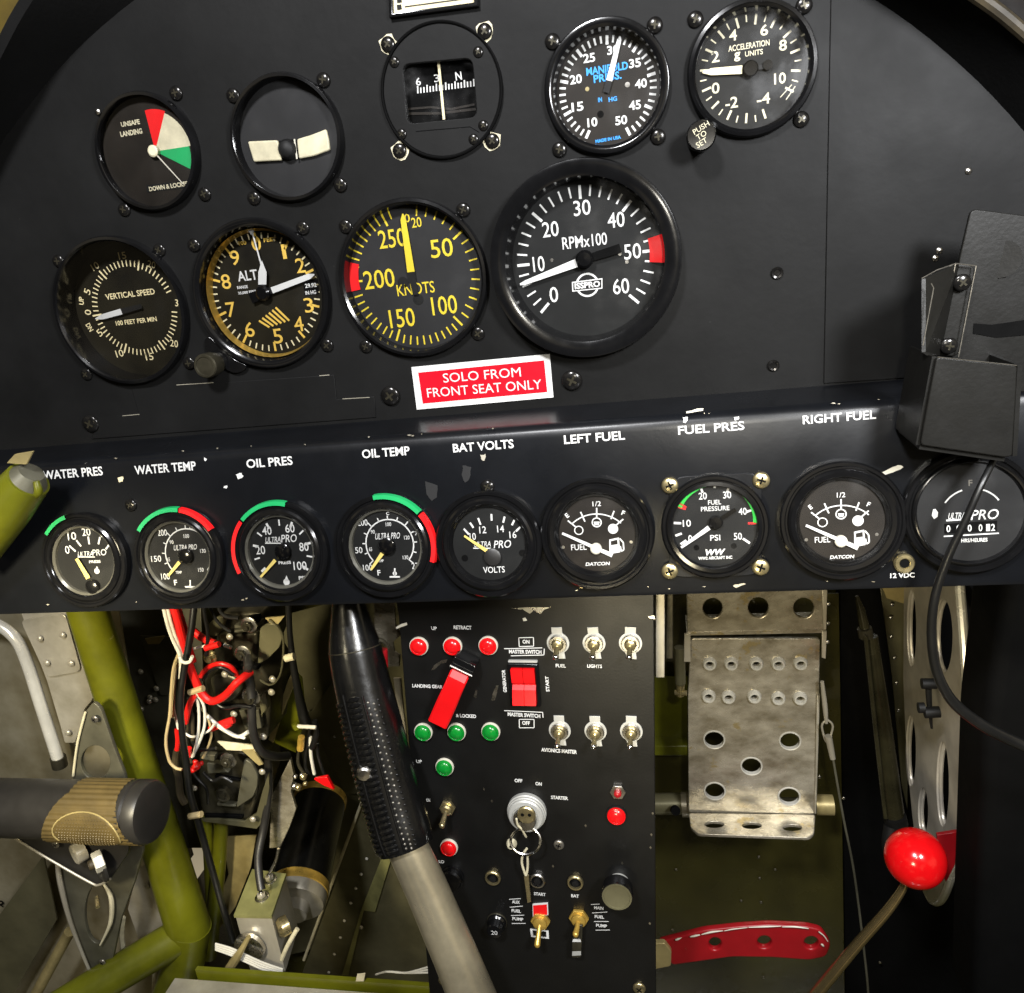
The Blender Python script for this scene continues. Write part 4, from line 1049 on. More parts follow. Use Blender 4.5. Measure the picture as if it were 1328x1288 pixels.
# toggle switches on silver tab plates
def toggle_proto():
    out = []
    b = MB(); ol = [Vector(p) for p in ((-.0032, .0100), (.0032, .0100), (.0032, .0060))]
    for k in range(9): a = R(62 - k * 15.5); ol.append(Vector((.0068 * math.cos(a), .0068 * math.sin(a), 0)))
    ol += [Vector(p) for p in ((.0036, -.0100), (-.0014, -.0100))]
    for k in range(9): a = R(242 - k * 15.5); ol.append(Vector((.0068 * math.cos(a), .0068 * math.sin(a), 0)))
    ol.append(Vector((-.0032, .0060)))
    b.plate(ol, K['greyplate'], th=.0008, bev=.0002, z=.0010); out.append(('tab_plate', b))
    b = MB(); b.lathe([(.0054, .0010), (.0054, .0026), (.0050, .0030), (.0036, .0030), (.0034, .0024)], K['steel'], 28); out.append(('nut', b))
    b = MB(); b.lathe([(.0036, .0010), (.0036, .0042), (.0031, .0056), (.0018, .0064), (0, .0066)], K['brass'], 24); out.append(('bushing', b))
    b = MB(); b.tube([(0, 0, .0045), (-.0002, -.0022, .0085), (-.0004, -.0040, .0112)], [.0012, .0014, .0018], K['brass'], 12, smooth=False); b.sphere((-.0004, -.0042, .0114), .0019, K['chrome'], seg=14, rings=8); out.append(('lever', b))
    return [(n, b.mesh(n)) for n, b in out]
TG = toggle_proto()
def toggle(label, c, rot=0):
    t, fr = con_thing('toggle_switch', label, 'toggle switch', c, 'silver toggle switches on the console', rot)
    for n, me in TG: mesh_obj(n, me, t)
toggle('silver toggle switch above the FUEL lettering', c1(826, 234), 2)
toggle('silver toggle switch above the LIGHTS lettering', c1(998, 234), 2)
toggle('silver toggle switch at the top right corner of the console', c1(1172, 234), -2)
toggle('silver toggle switch above the AVIONICS MASTER lettering', c1(834, 652))
toggle('silver toggle switch in the middle of the lower trio', c1(1005, 655))
toggle('silver toggle switch at the right end of the lower trio, by the console edge', c1(1176, 655), -2)
# small hex-nut toggle on the left
def nut_toggle(label, c, m='brass', plate=None, L=.010, scale=1.0):
    t, fr = con_thing('toggle_switch', label, 'toggle switch', c, None)
    b = MB(); b.hexnut(.0064 * scale, .0026, K[m]); b.lathe([(.0046 * scale, .0026), (.0044 * scale, .0046), (.0030 * scale, .0054), (0, .0054)], K[m], 24); part('nut', b, t)
    b = MB(); b.tube([(0, 0, .004), (-.0004, -.0030 * L / .01, .0085), (-.0010, -.0062 * L / .01, .0122)], [.0014, .0016, .0020], K[m], 12, smooth=False); b.sphere((-.0010, -.0064 * L / .01, .0124), .0020, K[m], seg=14, rings=8); part('lever', b, t)
    return t, fr
nut_toggle('small brass toggle in a hex nut left of the key switch', c2(238, 258), 'lume' if False else 'brass', scale=.82, L=.008)
t, fr = nut_toggle('gold toggle switch with a red block above it', c2(708, 830), 'bronze', L=.013)
b = MB(); l0 = [fr.L(*c2(x, y)) for x, y in ((668, 748), (745, 742), (748, 800), (670, 808))]
b.plate([p * 1.0 for p in l0], K['white'], th=.0012, z=.0014); b.flat([p * .9 + Vector((0, .0010, 0)) for p in l0], .0017, K['redlens']); part('red_block', b, t)
b = MB(); l0 = [fr.L(*c2(x, y)) for x, y in ((655, 875), (748, 885), (750, 925), (660, 915))]; b.plate(l0, K['white'], [[p * .93 + (sum(l0, Vector()) / 4) * .07 for p in [q * .8 + (sum(l0, Vector()) / 4) * .2 for q in l0]]], th=.0004, z=.0006); part('white_frame', b, t)
t, fr = nut_toggle('gold toggle switch with a long smoky flip plate at lower right', c2(902, 815), 'bronze', L=.004)
b = MB(); l0 = [fr.L(*c2(x, y), .006) for x, y in ((880, 850), (922, 852), (918, 925), (912, 1015), (866, 1015), (868, 930))]
b.plate(round_poly(l0, .001), K['darkmetal'], th=.0018, bev=.0004, z=.0075)
b.flat([fr.L(*c2(x, y), .0078) for x, y in ((872, 930), (908, 928), (912, 944), (868, 944))], .0078, K['white']); b.flat([fr.L(*c2(x, y), .0078) for x, y in ((868, 992), (912, 990), (912, 1012), (867, 1014))], .0078, K['greyplate']); part('flip_plate', b, t)

# guarded landing gear switch
fr0 = CON.at(*c1(325, 460))
d = (CON.L(*c1(400, 300)) - CON.L(*c1(265, 600))).normalized(); ro = math.degrees(math.atan2(d.y, d.x)) - 90
t, fr = con_thing('guarded_switch', 'switch under a slanted shiny red plastic guard', 'switch', c1(325, 460), None, ro)
ln_ = (CON.L(*c1(385, 345)) - CON.L(*c1(262, 600))).length; wd = .0125
b = MB(); b.plate(rrect(wd + .002, .010, .001, cy=ln_ / 2 + .002), K['bezel'], th=.012, bev=.0008, z=.012); part('hinge_base', b, t)
pr = [(-ln_ / 2, .0105), (-ln_ * .1, .0125), (ln_ * .2, .0155), (ln_ * .38, .0150), (ln_ / 2, .0110)]
v, f = [], []
for y, z in pr:
    w = wd / 2 * (1.0 if y < 0 else .94)
    v += [(-w, y, z - .008), (-w, y, z - .0008), (-w + .0009, y, z), (w - .0009, y, z), (w, y, z - .0008), (w, y, z - .008)]
for i in range(len(pr) - 1):
    for k in range(6): f.append((i * 6 + k, i * 6 + (k + 1) % 6, (i + 1) * 6 + (k + 1) % 6, (i + 1) * 6 + k))
f += [tuple(reversed(range(6))), tuple((len(pr) - 1) * 6 + k for k in range(6))]
b = MB(); b.add(v, f, K['plastic_red']); part('guard', b, t, angle=25)
b = MB(); b.tube([(-wd / 2 - .001, ln_ / 2 + .001, .0135), (wd / 2 + .001, ln_ / 2 + .001, .0135)], .0009, K['steel'], 10); part('hinge_pin', b, t)
# red rocker
t, fr = con_thing('rocker_switch', 'red double rocker master switch in a black frame', 'rocker switch', c1(666, 430))
w_, h_ = .0150, .0235
b = MB(); b.plate(rrect(w_ + .004, h_ + .0045, .001), K['bezel'], [rrect(w_, h_, .0005)], th=.003, bev=.0004, z=.003); part('frame', b, t)
for sx in (-1, 1):
    b = MB(); x0, x1 = (.00015, w_ / 2 - .0003) if sx > 0 else (-w_ / 2 + .0003, -.00015)
    pr = [(-h_ / 2 + .0004, .0066), (-.0024, .0040), (0, .0018), (.0024, .0040), (h_ / 2 - .0004, .0052)]
    v = []; f = []
    for y, z in pr: v += [(x0, y, z), (x1, y, z), (x1, y, .0005), (x0, y, .0005)]
    for i in range(4):
        for k in range(4): f.append((i * 4 + k, (i + 1) * 4 + k, (i + 1) * 4 + (k + 1) % 4, i * 4 + (k + 1) % 4))
    f += [(0, 1, 2, 3), (16, 19, 18, 17)]
    b.add(v, f, K['plastic_red']); part('rocker', b, t, angle=12)
b = MB(); b.plate(rrect(w_ + .003, .0013, .0005, cy=h_ / 2 + .0034), K['greyplate'], th=.0015, z=.0016); part('clip', b, t)
# ignition key switch, keys on a ring
t, fr = con_thing('ignition_switch', 'grey stepped key switch between OFF and STARTER lettering', 'ignition switch', c2(640, 276))
b = MB(); b.lathe([(.0125, .0002), (.0125, .0030), (.0119, .0034), (.0119, .0048), (.0112, .0052), (.0112, .0066), (.0104, .0074), (.0082, .0076), (.0080, .0088), (.0074, .0092), (.0070, .0084)], K['greyplate'], 48); part('bezel', b, t)
b = MB(); b.lathe([(.0072, .004), (.0072, .0108), (.0066, .0116), (0, .0118)], K['steel'], 32); b.bar((-.0035, .0004), (.0035, .0004), .0016, K['void'], .0120); part('lock_barrel', b, t)
t = thing('key', 'small key hanging on a steel ring from the ignition switch', 'key', CON.at(*c2(632, 330), .014).M())
ti = t.matrix_world.inverted()
def cp(x, y, z): return CON.W(*c2(x, y), z)
kb = ti @ CON.at(*c2(636, 296), .0118).M(); b = MB(); b.lathe([(.0058, 0), (.0058, .0012), (.0050, .0018), (0, .0018)], K['brass'], 28); [b.lathe([(.0011, .0019), (0, .0019)], K['void'], 10, Matrix.Translation((dx, .0006, .0001))) for dx in (-.0022, .0022)]; part('key_bow', b, t, kb)
b = MB(); b.tube([cp(585, 320, .014), cp(592, 352, .0125), cp(612, 372, .011), cp(626, 398, .009), cp(634, 412, .007)], .0007, K['lume'], 8, M=ti); part('loop', b, t)
b = MB(); ring = [cp(632 + 76 * math.cos(R(a)), 432 + 68 * math.sin(R(a)), .010 + .003 * math.sin(R(a))) for a in range(0, 360, 15)]
b.tube(catmull(ring, 3, True) + [ring[0]], .0009, K['chrome'], 10, smooth=False, M=ti); part('key_ring', b, t)
b = MB(); b.tube([cp(638, 470, .010), cp(618, 500, .010), cp(612, 540, .009), cp(622, 580, .008), cp(634, 606, .007), cp(642, 560, .008), cp(640, 500, .010)], .0008, K['lume'], 8, M=ti); part('chain', b, t)
pts = [ti @ cp(x, y, .006) for x, y in ((622, 612), (646, 606), (652, 680), (658, 742), (640, 748), (634, 700), (628, 660))]
b = MB(); b.plate(round_poly(pts, .0004), K['brass'], th=.0016, bev=.0003, z=pts[0].z); part('key_blade', b, t)
t, fr = con_thing('stud', 'small pale stud touching the left side of the key ring', 'stud', c2(562, 441))
b = MB(); b.lathe([(.0034, .0002), (.0034, .002), (.0024, .0036), (0, .004)], K['lume'], 20); b.lathe([(.001, .0041), (0, .0042)], K['void'], 8); part('head', b, t)
# breakers / sockets
def socket(label, c, m='brass', r=.0052):
    t, fr = con_thing('breaker_socket', label, 'socket', c, 'round breaker sockets on the console')
    b = MB(); b.lathe([(r, .0002), (r, .0018), (r - .0005, .0024), (r - .0013, .0024), (r - .0014, .0004)], K[m], 30); part('ring', b, t)
    b = MB(); b.disc(r - .0013, .0006, K['void'], 24); b.lathe([(.0022, .0006), (.0022, .002), (0, .0022)], K['matte'], 16, Matrix.Translation((0, -.0004, 0))); part('button', b, t)
socket('black breaker with brass ring, leftmost of the low row', c2(467, 614)); socket('black breaker with steel ring right of the hanging key', c2(692, 627), 'steel'); socket('black breaker with brass ring above the smoky flip plate', c2(884, 638))
t, fr = con_thing('circuit_breaker', 'black circuit breaker button marked 20', 'circuit breaker', c2(488, 838))
b = MB(); b.lathe([(.0066, .0002), (.0064, .003), (.0054, .004), (.0052, .009), (.0046, .0098), (0, .01)], K['bezel'], 30); part('button', b, t)
b = MB(); b.text('20', 0, -.0002, .0030, K['white'], .0042, 0, .0102, .0); part('numeral', b, t)
b = MB(); b.lathe([(.0068, .0002), (.0068, .0012), (.006, .0018)], K['darkmetal'], 30); part('ring', b, t)
t, fr = con_thing('push_button', 'black knob half hidden behind the bare stick tube', 'knob', c2(262, 610))
b = MB(); b.lathe([(.0072, .0002), (.0072, .005), (.0064, .0062), (0, .0064)], K['rubber'], 30); part('cap', b, t)
b = MB(); b.lathe([(.0080, .0002), (.0080, .0014), (.0072, .0018)], K['bezel'], 30); part('collar', b, t)
t, fr = con_thing('pull_knob', 'round pull knob with a pale metal face near the right edge', 'knob', c2(1104, 640))
b = MB(); b.lathe([(.0066, .0002), (.0066, .009)], K['greyplate'], 30); part('shaft', b, t)
k0 = t.matrix_world.inverted() @ CON.at(*c2(1094, 715), .020).M()
b = MB(); b.lathe([(.0072, -.010), (.0094, -.008), (.0098, -.002), (.0094, 0), (.0086, 0)], K['bezel'], 36); part('knob_body', b, t, k0)
b = MB(); b.lathe([(.0090, -.0006), (.0090, .0006), (.0080, .0006), (.0078, 0), (.003, -.0004), (0, -.0004)], K['olive_grey'], 36); part('knob_face', b, t, k0)

# ---------------------------------------------------------------- footwell shell
def wpoly(pts, y):
    """pixels -> local XY of a vertical frame at depth y"""
    F_ = Frame(P(*pts[0], y)); return F_, [F_.L(*p) for p in pts]
def vplate(name, pts, y, m, th=.002, bev=.0004, rnd=0.0, holes=(), parent=None, label=None, cat=None, group=None, sub=None):
    F_, q = wpoly(pts, y)
    if rnd: q = round_poly(q, rnd)
    hs = []
    for h_ in holes:
        cx, cy, rx, ry = h_; hs.append([F_.L(cx + rx * math.cos(2 * math.pi * k / 28), cy + ry * math.sin(2 * math.pi * k / 28)) for k in range(28)])
    b = MB(); b.plate(q, K[m], hs, th=th, bev=bev)
    if parent: return part(name, b, parent, parent.matrix_world.inverted() @ F_.M(), label)
    return solo(name, b, label, cat, F_.M(), group)
def tpx(pts, rpx, m, seg=14, sub=5, b=None, smooth=True):
    """tube through (px, py, depth) points, radius in photograph pixels"""
    b = b or MB()
    w = [P(*p) for p in pts]
    rs = rpx if isinstance(rpx, (list, tuple)) else [rpx] * len(pts)
    b.tube(w, [r_ * mpp(*p) for r_, p in zip(rs, pts)], K[m], seg, sub, smooth)
    return b
zfl = P(480, 1285, 0.36).z
b = MB(); b.box(-.75, .75, -.5, .62, zfl - .012, zfl, K['olive_dark']); struct(mesh_obj('floor', b.mesh('floor')))
b = MB(); b.box(-.75, .75, .60, .62, zfl, .06, K['olive_dark']); solo('firewall', b, 'dark olive bulkhead at the far end of the footwell', 'bulkhead')
b = MB(); b.box(-.80, -.79, .02, .60, zfl, zlip - .01, K['olive_dark']); solo('side_wall', b, 'dark inner side wall behind the left aluminium skin', 'wall')
b = MB(); b.box(.50, .51, .05, .60, zfl, zlip - .01, K['hood']); solo('side_wall', b, 'black inner side wall at the right of the footwell', 'wall')

# left aluminium side skin with bent tube and riveted bracket
w3, w4, w5, w6 = Z(200, 770, 4.743), Z(200, 1000, 4.471), Z(0, 770, 4.954), Z(0, 1000, 4.471)
w5b, c6, c7, w7, w8, wr = Z(200, 930, 6.64), Z(400, 770, 3.68), Z(380, 1080, 4.743), Z(840, 750, 3.68), Z(1060, 750, 2.395), Z(840, 1080, 2.721)
t = thing('side_skin', 'pale dented aluminium skin on the left side of the footwell', 'panel', Frame(P(60, 1200, .17)).M())
vplate('skin_sheet', ((-120, 770), (150, 770), (190, 1010), (215, 1150), (240, 1310), (-160, 1310)), .17, 'skin', parent=t)
b = MB()
tx = t.matrix_world.inverted()
b.text('2', *( (tx @ P(3, 1171, .169)).to_2d()), .009, K['void'], None, -35, .002, .05); part('stencil_mark', b, t)
vplate('fold_sheet', (w6(250, 490), w6(330, 860), w6(80, 1288), (-40, 1320), (-40, 1240)), .150, 'olive_grey', parent=t)
b = tpx([(-45, 800, .135), (-8, 808, .135), (20, 828, .135), (36, 862, .135), (52, 912, .135), (66, 955, .135), (76, 986, .135)], 7.5, 'bright_alu')
t2 = thing('bent_tube', 'shiny bent metal tube running down the left aluminium skin', 'tube', Matrix.Translation(P(76, 990, .135)))
part('tube', b, t2, t2.matrix_world.inverted())
b = tpx([(75, 982, .135), (78, 994, .135)], 9.5, 'darkmetal'); part('ferrule', b, t2, t2.matrix_world.inverted())
t = thing('riveted_bracket', 'pale aluminium bracket with four round rivets under the strip at left', 'bracket', Frame(P(*w5(350, 700), .14)).M())
vplate('plate', (w5(125, 100), w5(425, 100), w5(605, 640), w5(590, 685), w5(540, 745), w5(525, 830), w5(480, 960), w5(415, 960), w5(385, 845), w5(300, 560)), .14, 'alu', .0025, .0006, .002, parent=t)
vplate('doubler', (w5(130, 172), w5(415, 128), w5(520, 500), w5(300, 540)), .1368, 'alu', .0014, .0005, .006, parent=t)
for x, y in ((257, 288), (403, 266), (302, 445), (457, 446), (438, 893)):
    dot_on('rivet', RIVET, t, Frame((0, .1350 if y < 600 else .137, 0)), *w5(x, y))

# olive tube frame
t = thing('tube_frame', 'olive green welded tube frame crossing the left footwell', 'frame', Matrix.Translation(P(245, 1208, .12)))
ti = t.matrix_world.inverted()
part('tube', tpx([(104, 762, .125), (118, 805, .125), (150, 905, .122), (181, 1003, .12), (213, 1102, .12), (246, 1208, .12)], [24, 24.5, 24.5, 25, 26, 27], 'olive', 24), t, ti)
part('tube', tpx([(246, 1200, .12), (236, 1255, .118), (214, 1330, .115)], 27, 'olive', 24), t, ti)
part('tube', tpx([(248, 1206, .12), (170, 1252, .09), (60, 1318, .05)], [24, 23, 23], 'olive', 24), t, ti)
part('tube', tpx([(268, 1060, .17), (272, 1120, .17), (277, 1230, .17)], 7.5, 'olive', 14), t, ti)
part('tube', tpx([(287, 1060, .165), (284, 1120, .165), (272, 1240, .16)], 9, 'olive', 14), t, ti)
b = MB(); vplate('brace_plate', (w4(400, 385), w4(590, 375), w4(560, 560), w4(470, 790), w4(330, 980), w4(310, 900), w4(430, 600)), .18, 'tan', parent=t)
b = MB(); b.sphere(P(248, 1210, .12), .0150, K['olive'], seg=20, rings=12); part('weld_joint', b, t, ti)
b = MB()
w0_, w1_ = P(248, 1206, .12), P(170, 1252, .09); ax_ = (w1_ - w0_).normalized(); e1 = ax_.orthogonal().normalized(); e2 = ax_.cross(e1)
for k in range(26):      # weld bead round the joint
    an = 2 * math.pi * k / 26
    b.sphere(w0_ + ax_ * .0165 + (e1 * math.cos(an) + e2 * math.sin(an)) * .0122, .0021 + .0004 * math.sin(k * 2.1), K['olive'], seg=9, rings=6)
part('weld_bead', b, t, ti)
# short olive tube in front of the left end of the strip
t = thing('frame_tube', 'short olive tube end with pale tab in front of the strip at the left edge', 'tube', Matrix.Translation(P(25, 640, -.062)))
ti = t.matrix_world.inverted()
part('tube', tpx([(37, 622, -.062), (10, 655, -.062), (-50, 728, -.062)], [27, 32, 34], 'olive', 24, smooth=False), t, ti)
part('collar', tpx([(41, 612, -.062), (34, 624, -.062)], [16, 26.5], 'bracket', 24, smooth=False), t, ti)
part('lug', tpx([(47, 624, -.066), (50, 638, -.066), (44, 645, -.064)], [4, 5.5, 4], 'olive', 12), t, ti)
vplate('tab', ((8, 601), (19, 589), (43, 585), (34, 603)), -.066, 'tan', .0014, .0003, .001, parent=t)

# lever plate, yoke and grip
t = thing('lever_plate', 'dark diamond shaped lever plate with lightening holes behind the grip', 'lever plate', Frame(P(122, 1080, .085)).M())
ol = [w5(600, 695), w5(545, 760), w5(500, 960), w5(470, 1170), (84, 1060), (72, 1115), w6(345, 600), w6(390, 800), w6(470, 1020), w6(530, 1200), w6(560, 1205), w6(640, 1150), w6(700, 860), w6(780, 640), w6(830, 460), (172, 1060), w5(800, 1170), w5(720, 960), w5(645, 740)]
vplate('plate', ol, .085, 'bracket', .004, .0007, .004, [(*w5(612, 1085), 19, 22), (*w6(565, 830), 17, 38)], parent=t)
ti = t.matrix_world.inverted()
part('edge_strip', tpx([(*w5(548, 762), .083), (*w5(498, 960), .083), (*w5(470, 1170), .083)], 1.6, 'lume', 8), t, ti)
part('edge_strip', tpx([(*w6(335, 545), .081), (*w6(350, 650), .081), (*w6(400, 850), .081), (*w6(470, 1040), .081), (*w6(540, 1205), .081)], [3, 3.4, 2.8, 2.2, 1.8], 'alu', 8), t, ti)
part('edge_strip', tpx([(*w6(600, 655), .081), (*w6(645, 740), .081), (*w6(640, 880), .081), (*w6(580, 1010), .081)], [1.2, 3, 2.6, 1], 'lume', 8), t, ti)
dot_on('bolt', SCREW_GREY, t, Frame((0, .0805, 0)), *w5(610, 805)); dot_on('bolt', SCREW_GREY, t, Frame((0, .0805, 0)), *w6(595, 1107))
part('pin', tpx([(*w6(560, 730), .09), (*w6(568, 790), .082)], 3, 'brass', 10), t, ti)
t = thing('metal_sheet', 'grey metal panel with a brass pin below the grip beside the olive tube', 'panel', Frame(P(190, 1180, .135)).M())
vplate('sheet', (w6(800, 560), w6(880, 540), w6(1005, 950), w6(830, 1050), w6(740, 800)), .135, 'alu', parent=t)
for x, y in ((855, 668), (815, 440)): dot_on('rivet', RIVET, t, Frame((0, .133, 0)), *w6(x, y))
b = MB(); F_ = Frame(P(*w6(900, 975), .132)); b.lathe([(.006, 0), (.006, .002), (.004, .003), (0, .003)], K['matte'], 24); part('grommet', b, t, t.matrix_world.inverted() @ F_.M())
part('pin', tpx([(*w6(898, 985), .128), (*w6(905, 1100), .13), (*w6(900, 1280), .13)], 4.5, 'lume', 10), t, t.matrix_world.inverted())
part('rod', tpx([(*w6(405, 930), .12), (*w6(205, 1300), .12)], 7, 'tan', 12, smooth=False), thing('push_rod', 'tan push rod running down at the lower left corner', 'rod', Matrix.Translation(P(*w6(205, 1288), .12))), Matrix.Translation(P(*w6(205, 1288), .12)).inverted())
part('strap', tpx([(*w6(715, 850), .105), (*w6(705, 950), .105), (*w6(712, 1030), .105), (*w6(695, 1130), .105)], 3.2, 'lume', 8), thing('cable_strap', 'pale curved cable strap beside the lever plate bottom', 'strap', Matrix.Translation(P(*w6(700, 1130), .105))), Matrix.Translation(P(*w6(700, 1130), .105)).inverted())

gy = .03
A_, B_ = P(-45, 1046, gy), P(199, 1053, gy)
ax = (B_ - A_).normalized(); gr_ = 40 * mpp(100, 1050, gy)
gf = Frame(A_, ax, (0, 0, 1))
t = thing('hand_grip', 'brown and grey rubber hand grip lying across the lower left', 'grip', gf.M())
Lg = (B_ - A_).length
def gp(u, th, r):     # u metres along, th degrees: 0 faces the pilot, 90 up
    return Vector((u, r * math.sin(R(th)), r * math.cos(R(th))))
def gsurf(b, m, ul, ur, th0, th1, r, nu=24, nt=40, mod=None):
    v, f = [], []
    for i in range(nt + 1):
        th = th0 + (th1 - th0) * i / nt
        for k in range(nu + 1):
            u = ul(th) + (ur(th) - ul(th)) * k / nu
            rr_ = r + (mod(u, th) if mod else 0)
            v.append(gp(u, th, rr_))
    for i in range(nt):
        for k in range(nu):
            a = i * (nu + 1) + k; f.append((a, a + 1, a + nu + 2, a + nu + 1))
    b.add(v, f, K[m])
MX = Matrix.Rotation(R(90), 4, 'Y')
b = MB(); r0 = gr_ * .93
b.lathe([(r0, 0), (r0, Lg - .030), (r0 * 1.04, Lg - .026), (r0 * 1.06, Lg - .014), (r0 * .99, Lg - .0125), (r0 * 1.06, Lg - .011), (r0 * 1.06, Lg - .004), (r0 * 1.0, Lg - .001), (r0 * .86, Lg), (0, Lg)], K['rubber_grey'], 48, MX); part('end_sleeve', b, t)
um = lambda px: (P(px, 1048, gy - gr_) - A_).dot(ax)
ul = lambda th: um(70) + (um(36) - um(70)) * max(0, min(1, (70 - th) / 95)) ** .8
ur = lambda th: um(136) + (um(157) - um(136)) * max(0, min(1, (70 - th) / 110)) ** 1.3
uc_, thc = um(99), -8
def inpad(u, th): return ((u - uc_) / (um(141) - um(99))) ** 2 + ((th - thc - 0) / 44.0) ** 2
def mod(u, th):
    e = inpad(u, th)
    if e < 1: return .0006
    return .00030 * math.sin(R(th) * 34) if th > -60 else 0
b = MB(); gsurf(b, 'rubber_brown', ul, ur, -120, 125, gr_ * .99, 60, 150, mod); part('sleeve', b, t, angle=60)
b = MB()
for i in range(13):
    th = thc - 38 + i * 6.3
    for k in range(23):
        u = um(57) + (um(141) - um(57)) * (k + .5 * (i % 2)) / 22.5
        if inpad(u, th) > .82: continue
        p = gp(u, th, gr_ * .99 + .0006); n_v = gp(0, th, 1.0)
        q = Frame(p, (1, 0, 0), (0, math.cos(R(th)), -math.sin(R(th))))
        b.lathe([(.00085, 0), (.0005, .00045), (0, .0005)], K['rubber_brown'], 7, q.M())
b.mats and part('palm_pad', b, t)
b = MB(); b.tube([gp(uc_ + (um(142) - um(99)) * math.cos(R(a)), thc + 45 * math.sin(R(a)), gr_ * 1.005) for a in range(-20, 201, 10)], .0006, K['tan'], 8, smooth=False); part('pad_rim', b, t)
t = thing('grip_yoke', 'dark pointed yoke with a large bolt and nut carrying the rubber grip', 'yoke', Frame(P(*w6(560, 500), .055)).M())
vplate('yoke_plate', (w6(60, 375), w6(300, 380), w6(520, 400), w6(640, 410), w6(745, 380), w6(740, 480), w6(640, 630), w6(560, 660), w6(500, 635)), .058, 'rubber_grey', .005, .0008, .003, parent=t)
ti = t.matrix_world.inverted()
part('edge_strip', tpx([(*w6(85, 390), .055), (*w6(300, 520), .055), (*w6(520, 645), .055), (*w6(575, 660), .055), (*w6(640, 625), .055)], 1.6, 'alu', 8), t, ti)
F_ = Frame(P(*w6(585, 550), .052), (.85, -.5, 0)); b = MB(); b.lathe([(.0145, 0), (.0145, .002), (.0135, .0026), (0, .0026)], K['rubber_grey'], 36); part('washer', b, t, ti @ F_.M())
F_ = Frame(P(*w6(600, 510), .049), (.75, -.66, 0)); b = MB(); b.hexnut(.0088, .008, K['bright_alu'], None, .0042, K['leather']); part('nut', b, t, ti @ F_.M())
F_ = Frame(P(*w6(460, 470), .053), (.85, -.5, 0)); b = MB(); b.lathe([(.009, -.004), (.009, .004), (.008, .005), (0, .005)], K['alu'], 30); part('spacer', b, t, ti @ F_.M())
dot_on('bolt', SCREW_GREY, t, Frame((0, .0525, 0)), *w6(325, 425))

# ---------------------------------------------------------------- relays, wiring, pump
def stud(parent, px, py, y, r=.0048, m='darkmetal'):
    b = MB(); b.lathe([(r * 1.5, 0), (r * 1.5, .0012), (r * 1.3, .0016), (0, .0016)], K['steel'], 24); b.hexnut(r, .004, K[m], Matrix.Translation((0, 0, .0016)), r * .5, K[m])
    part('terminal', b, parent, parent.matrix_world.inverted() @ Frame(P(px, py, y)).M())
def bolt(parent, px, py, y, m=None):
    mesh_obj('bolt', m or RIVET, parent, parent.matrix_world.inverted() @ Frame(P(px, py, y)).M())
t = thing('relay', 'dark upper relay with round side plates and two thick cables', 'relay', Frame(P(*w3(540, 600), .15)).M(), 'relays in the left footwell')
vplate('body', (w3(400, 120), w3(660, 110), w3(690, 300), w3(640, 430), (w3(720, 560)), w3(700, 900), w3(380, 950), w3(330, 760), w3(300, 520), w3(370, 330)), .15, 'darkmetal', .05, .003, .006, parent=t)
vplate('end_block', (w3(470, 250), w3(630, 240), w3(640, 400), w3(560, 420), w3(480, 390)), .14, 'darkmetal', .02, .002, .003, parent=t)
vplate('ridge', (w3(490, 225), w3(640, 215), w3(642, 232), w3(492, 243)), .137, 'bracket', .012, .001, parent=t)
vplate('ridge', (w3(490, 196), w3(640, 186), w3(642, 205), w3(492, 216)), .137, 'bracket', .012, .001, parent=t)
vplate('side_plate', (w3(650, 210), w3(705, 180), w3(755, 195), w3(792, 255), w3(770, 330), w3(700, 400), w3(635, 440)), .132, 'olive_grey', .004, .0008, .003, parent=t)
vplate('side_plate', (w3(330, 190), w3(390, 140), w3(440, 150), w3(420, 220), w3(375, 270), w3(330, 250)), .138, 'olive_grey', .004, .0008, .003, parent=t)
vplate('drum', (w3(330, 520), w3(420, 480), w3(520, 520), w3(540, 600), w3(470, 680), w3(370, 670)), .128, 'darkmetal', .02, .004, .006, parent=t)
stud(t, *w3(548, 365), .118); stud(t, *w3(600, 630), .115, .0055); stud(t, *w3(585, 190), .128)
for x, y in ((465, 265), (728, 525), (722, 605), (672, 880), (490, 740), (435, 495)): bolt(t, *w3(x, y), .120)
F_ = Frame(P(*w3(350, 385), .118)); b = MB(); b.lathe([(.0060, 0), (.0060, .002), (.0036, .003), (.0034, .006), (0, .0062)], K['brass'], 24); part('terminal', b, t, t.matrix_world.inverted() @ F_.M())
for pts, m, y_ in (([(480, 445), (560, 430), (640, 450), (640, 470), (480, 470)], 'void', .126), ([(400, 690), (560, 690), (560, 712), (400, 715)], 'void', .146), ([(520, 720), (640, 715), (660, 830), (560, 840)], 'bracket', .140), ([(640, 640), (690, 600), (700, 700), (660, 760)], 'olive_grey', .134), ([(400, 250), (450, 240), (460, 300), (410, 320)], 'olive_grey', .134), ([(560, 150), (640, 140), (640, 180), (560, 185)], 'void', .139)):
    vplate('rib', [w3(*p) for p in pts], y_, m, .006, .0008, .001, parent=t)  # black plates paint the dark of gaps, the others are raised pieces
t = thing('relay', 'dark lower relay with a half round side plate above the olive struts', 'relay', Frame(P(*w5b(640, 700), .15)).M(), 'relays in the left footwell')
vplate('body', (w5b(380, 330), w5b(540, 310), w5b(760, 300), w5b(880, 420), w5b(900, 640), w5b(820, 890), w5b(420, 880), w5b(370, 660)), .15, 'darkmetal', .05, .003, .006, parent=t)
vplate('side_plate', (w5b(775, 360), w5b(840, 400), w5b(890, 510), w5b(885, 600), w5b(850, 690), w5b(705, 785), w5b(735, 600)), .136, 'bracket', .004, .0008, .003, parent=t)
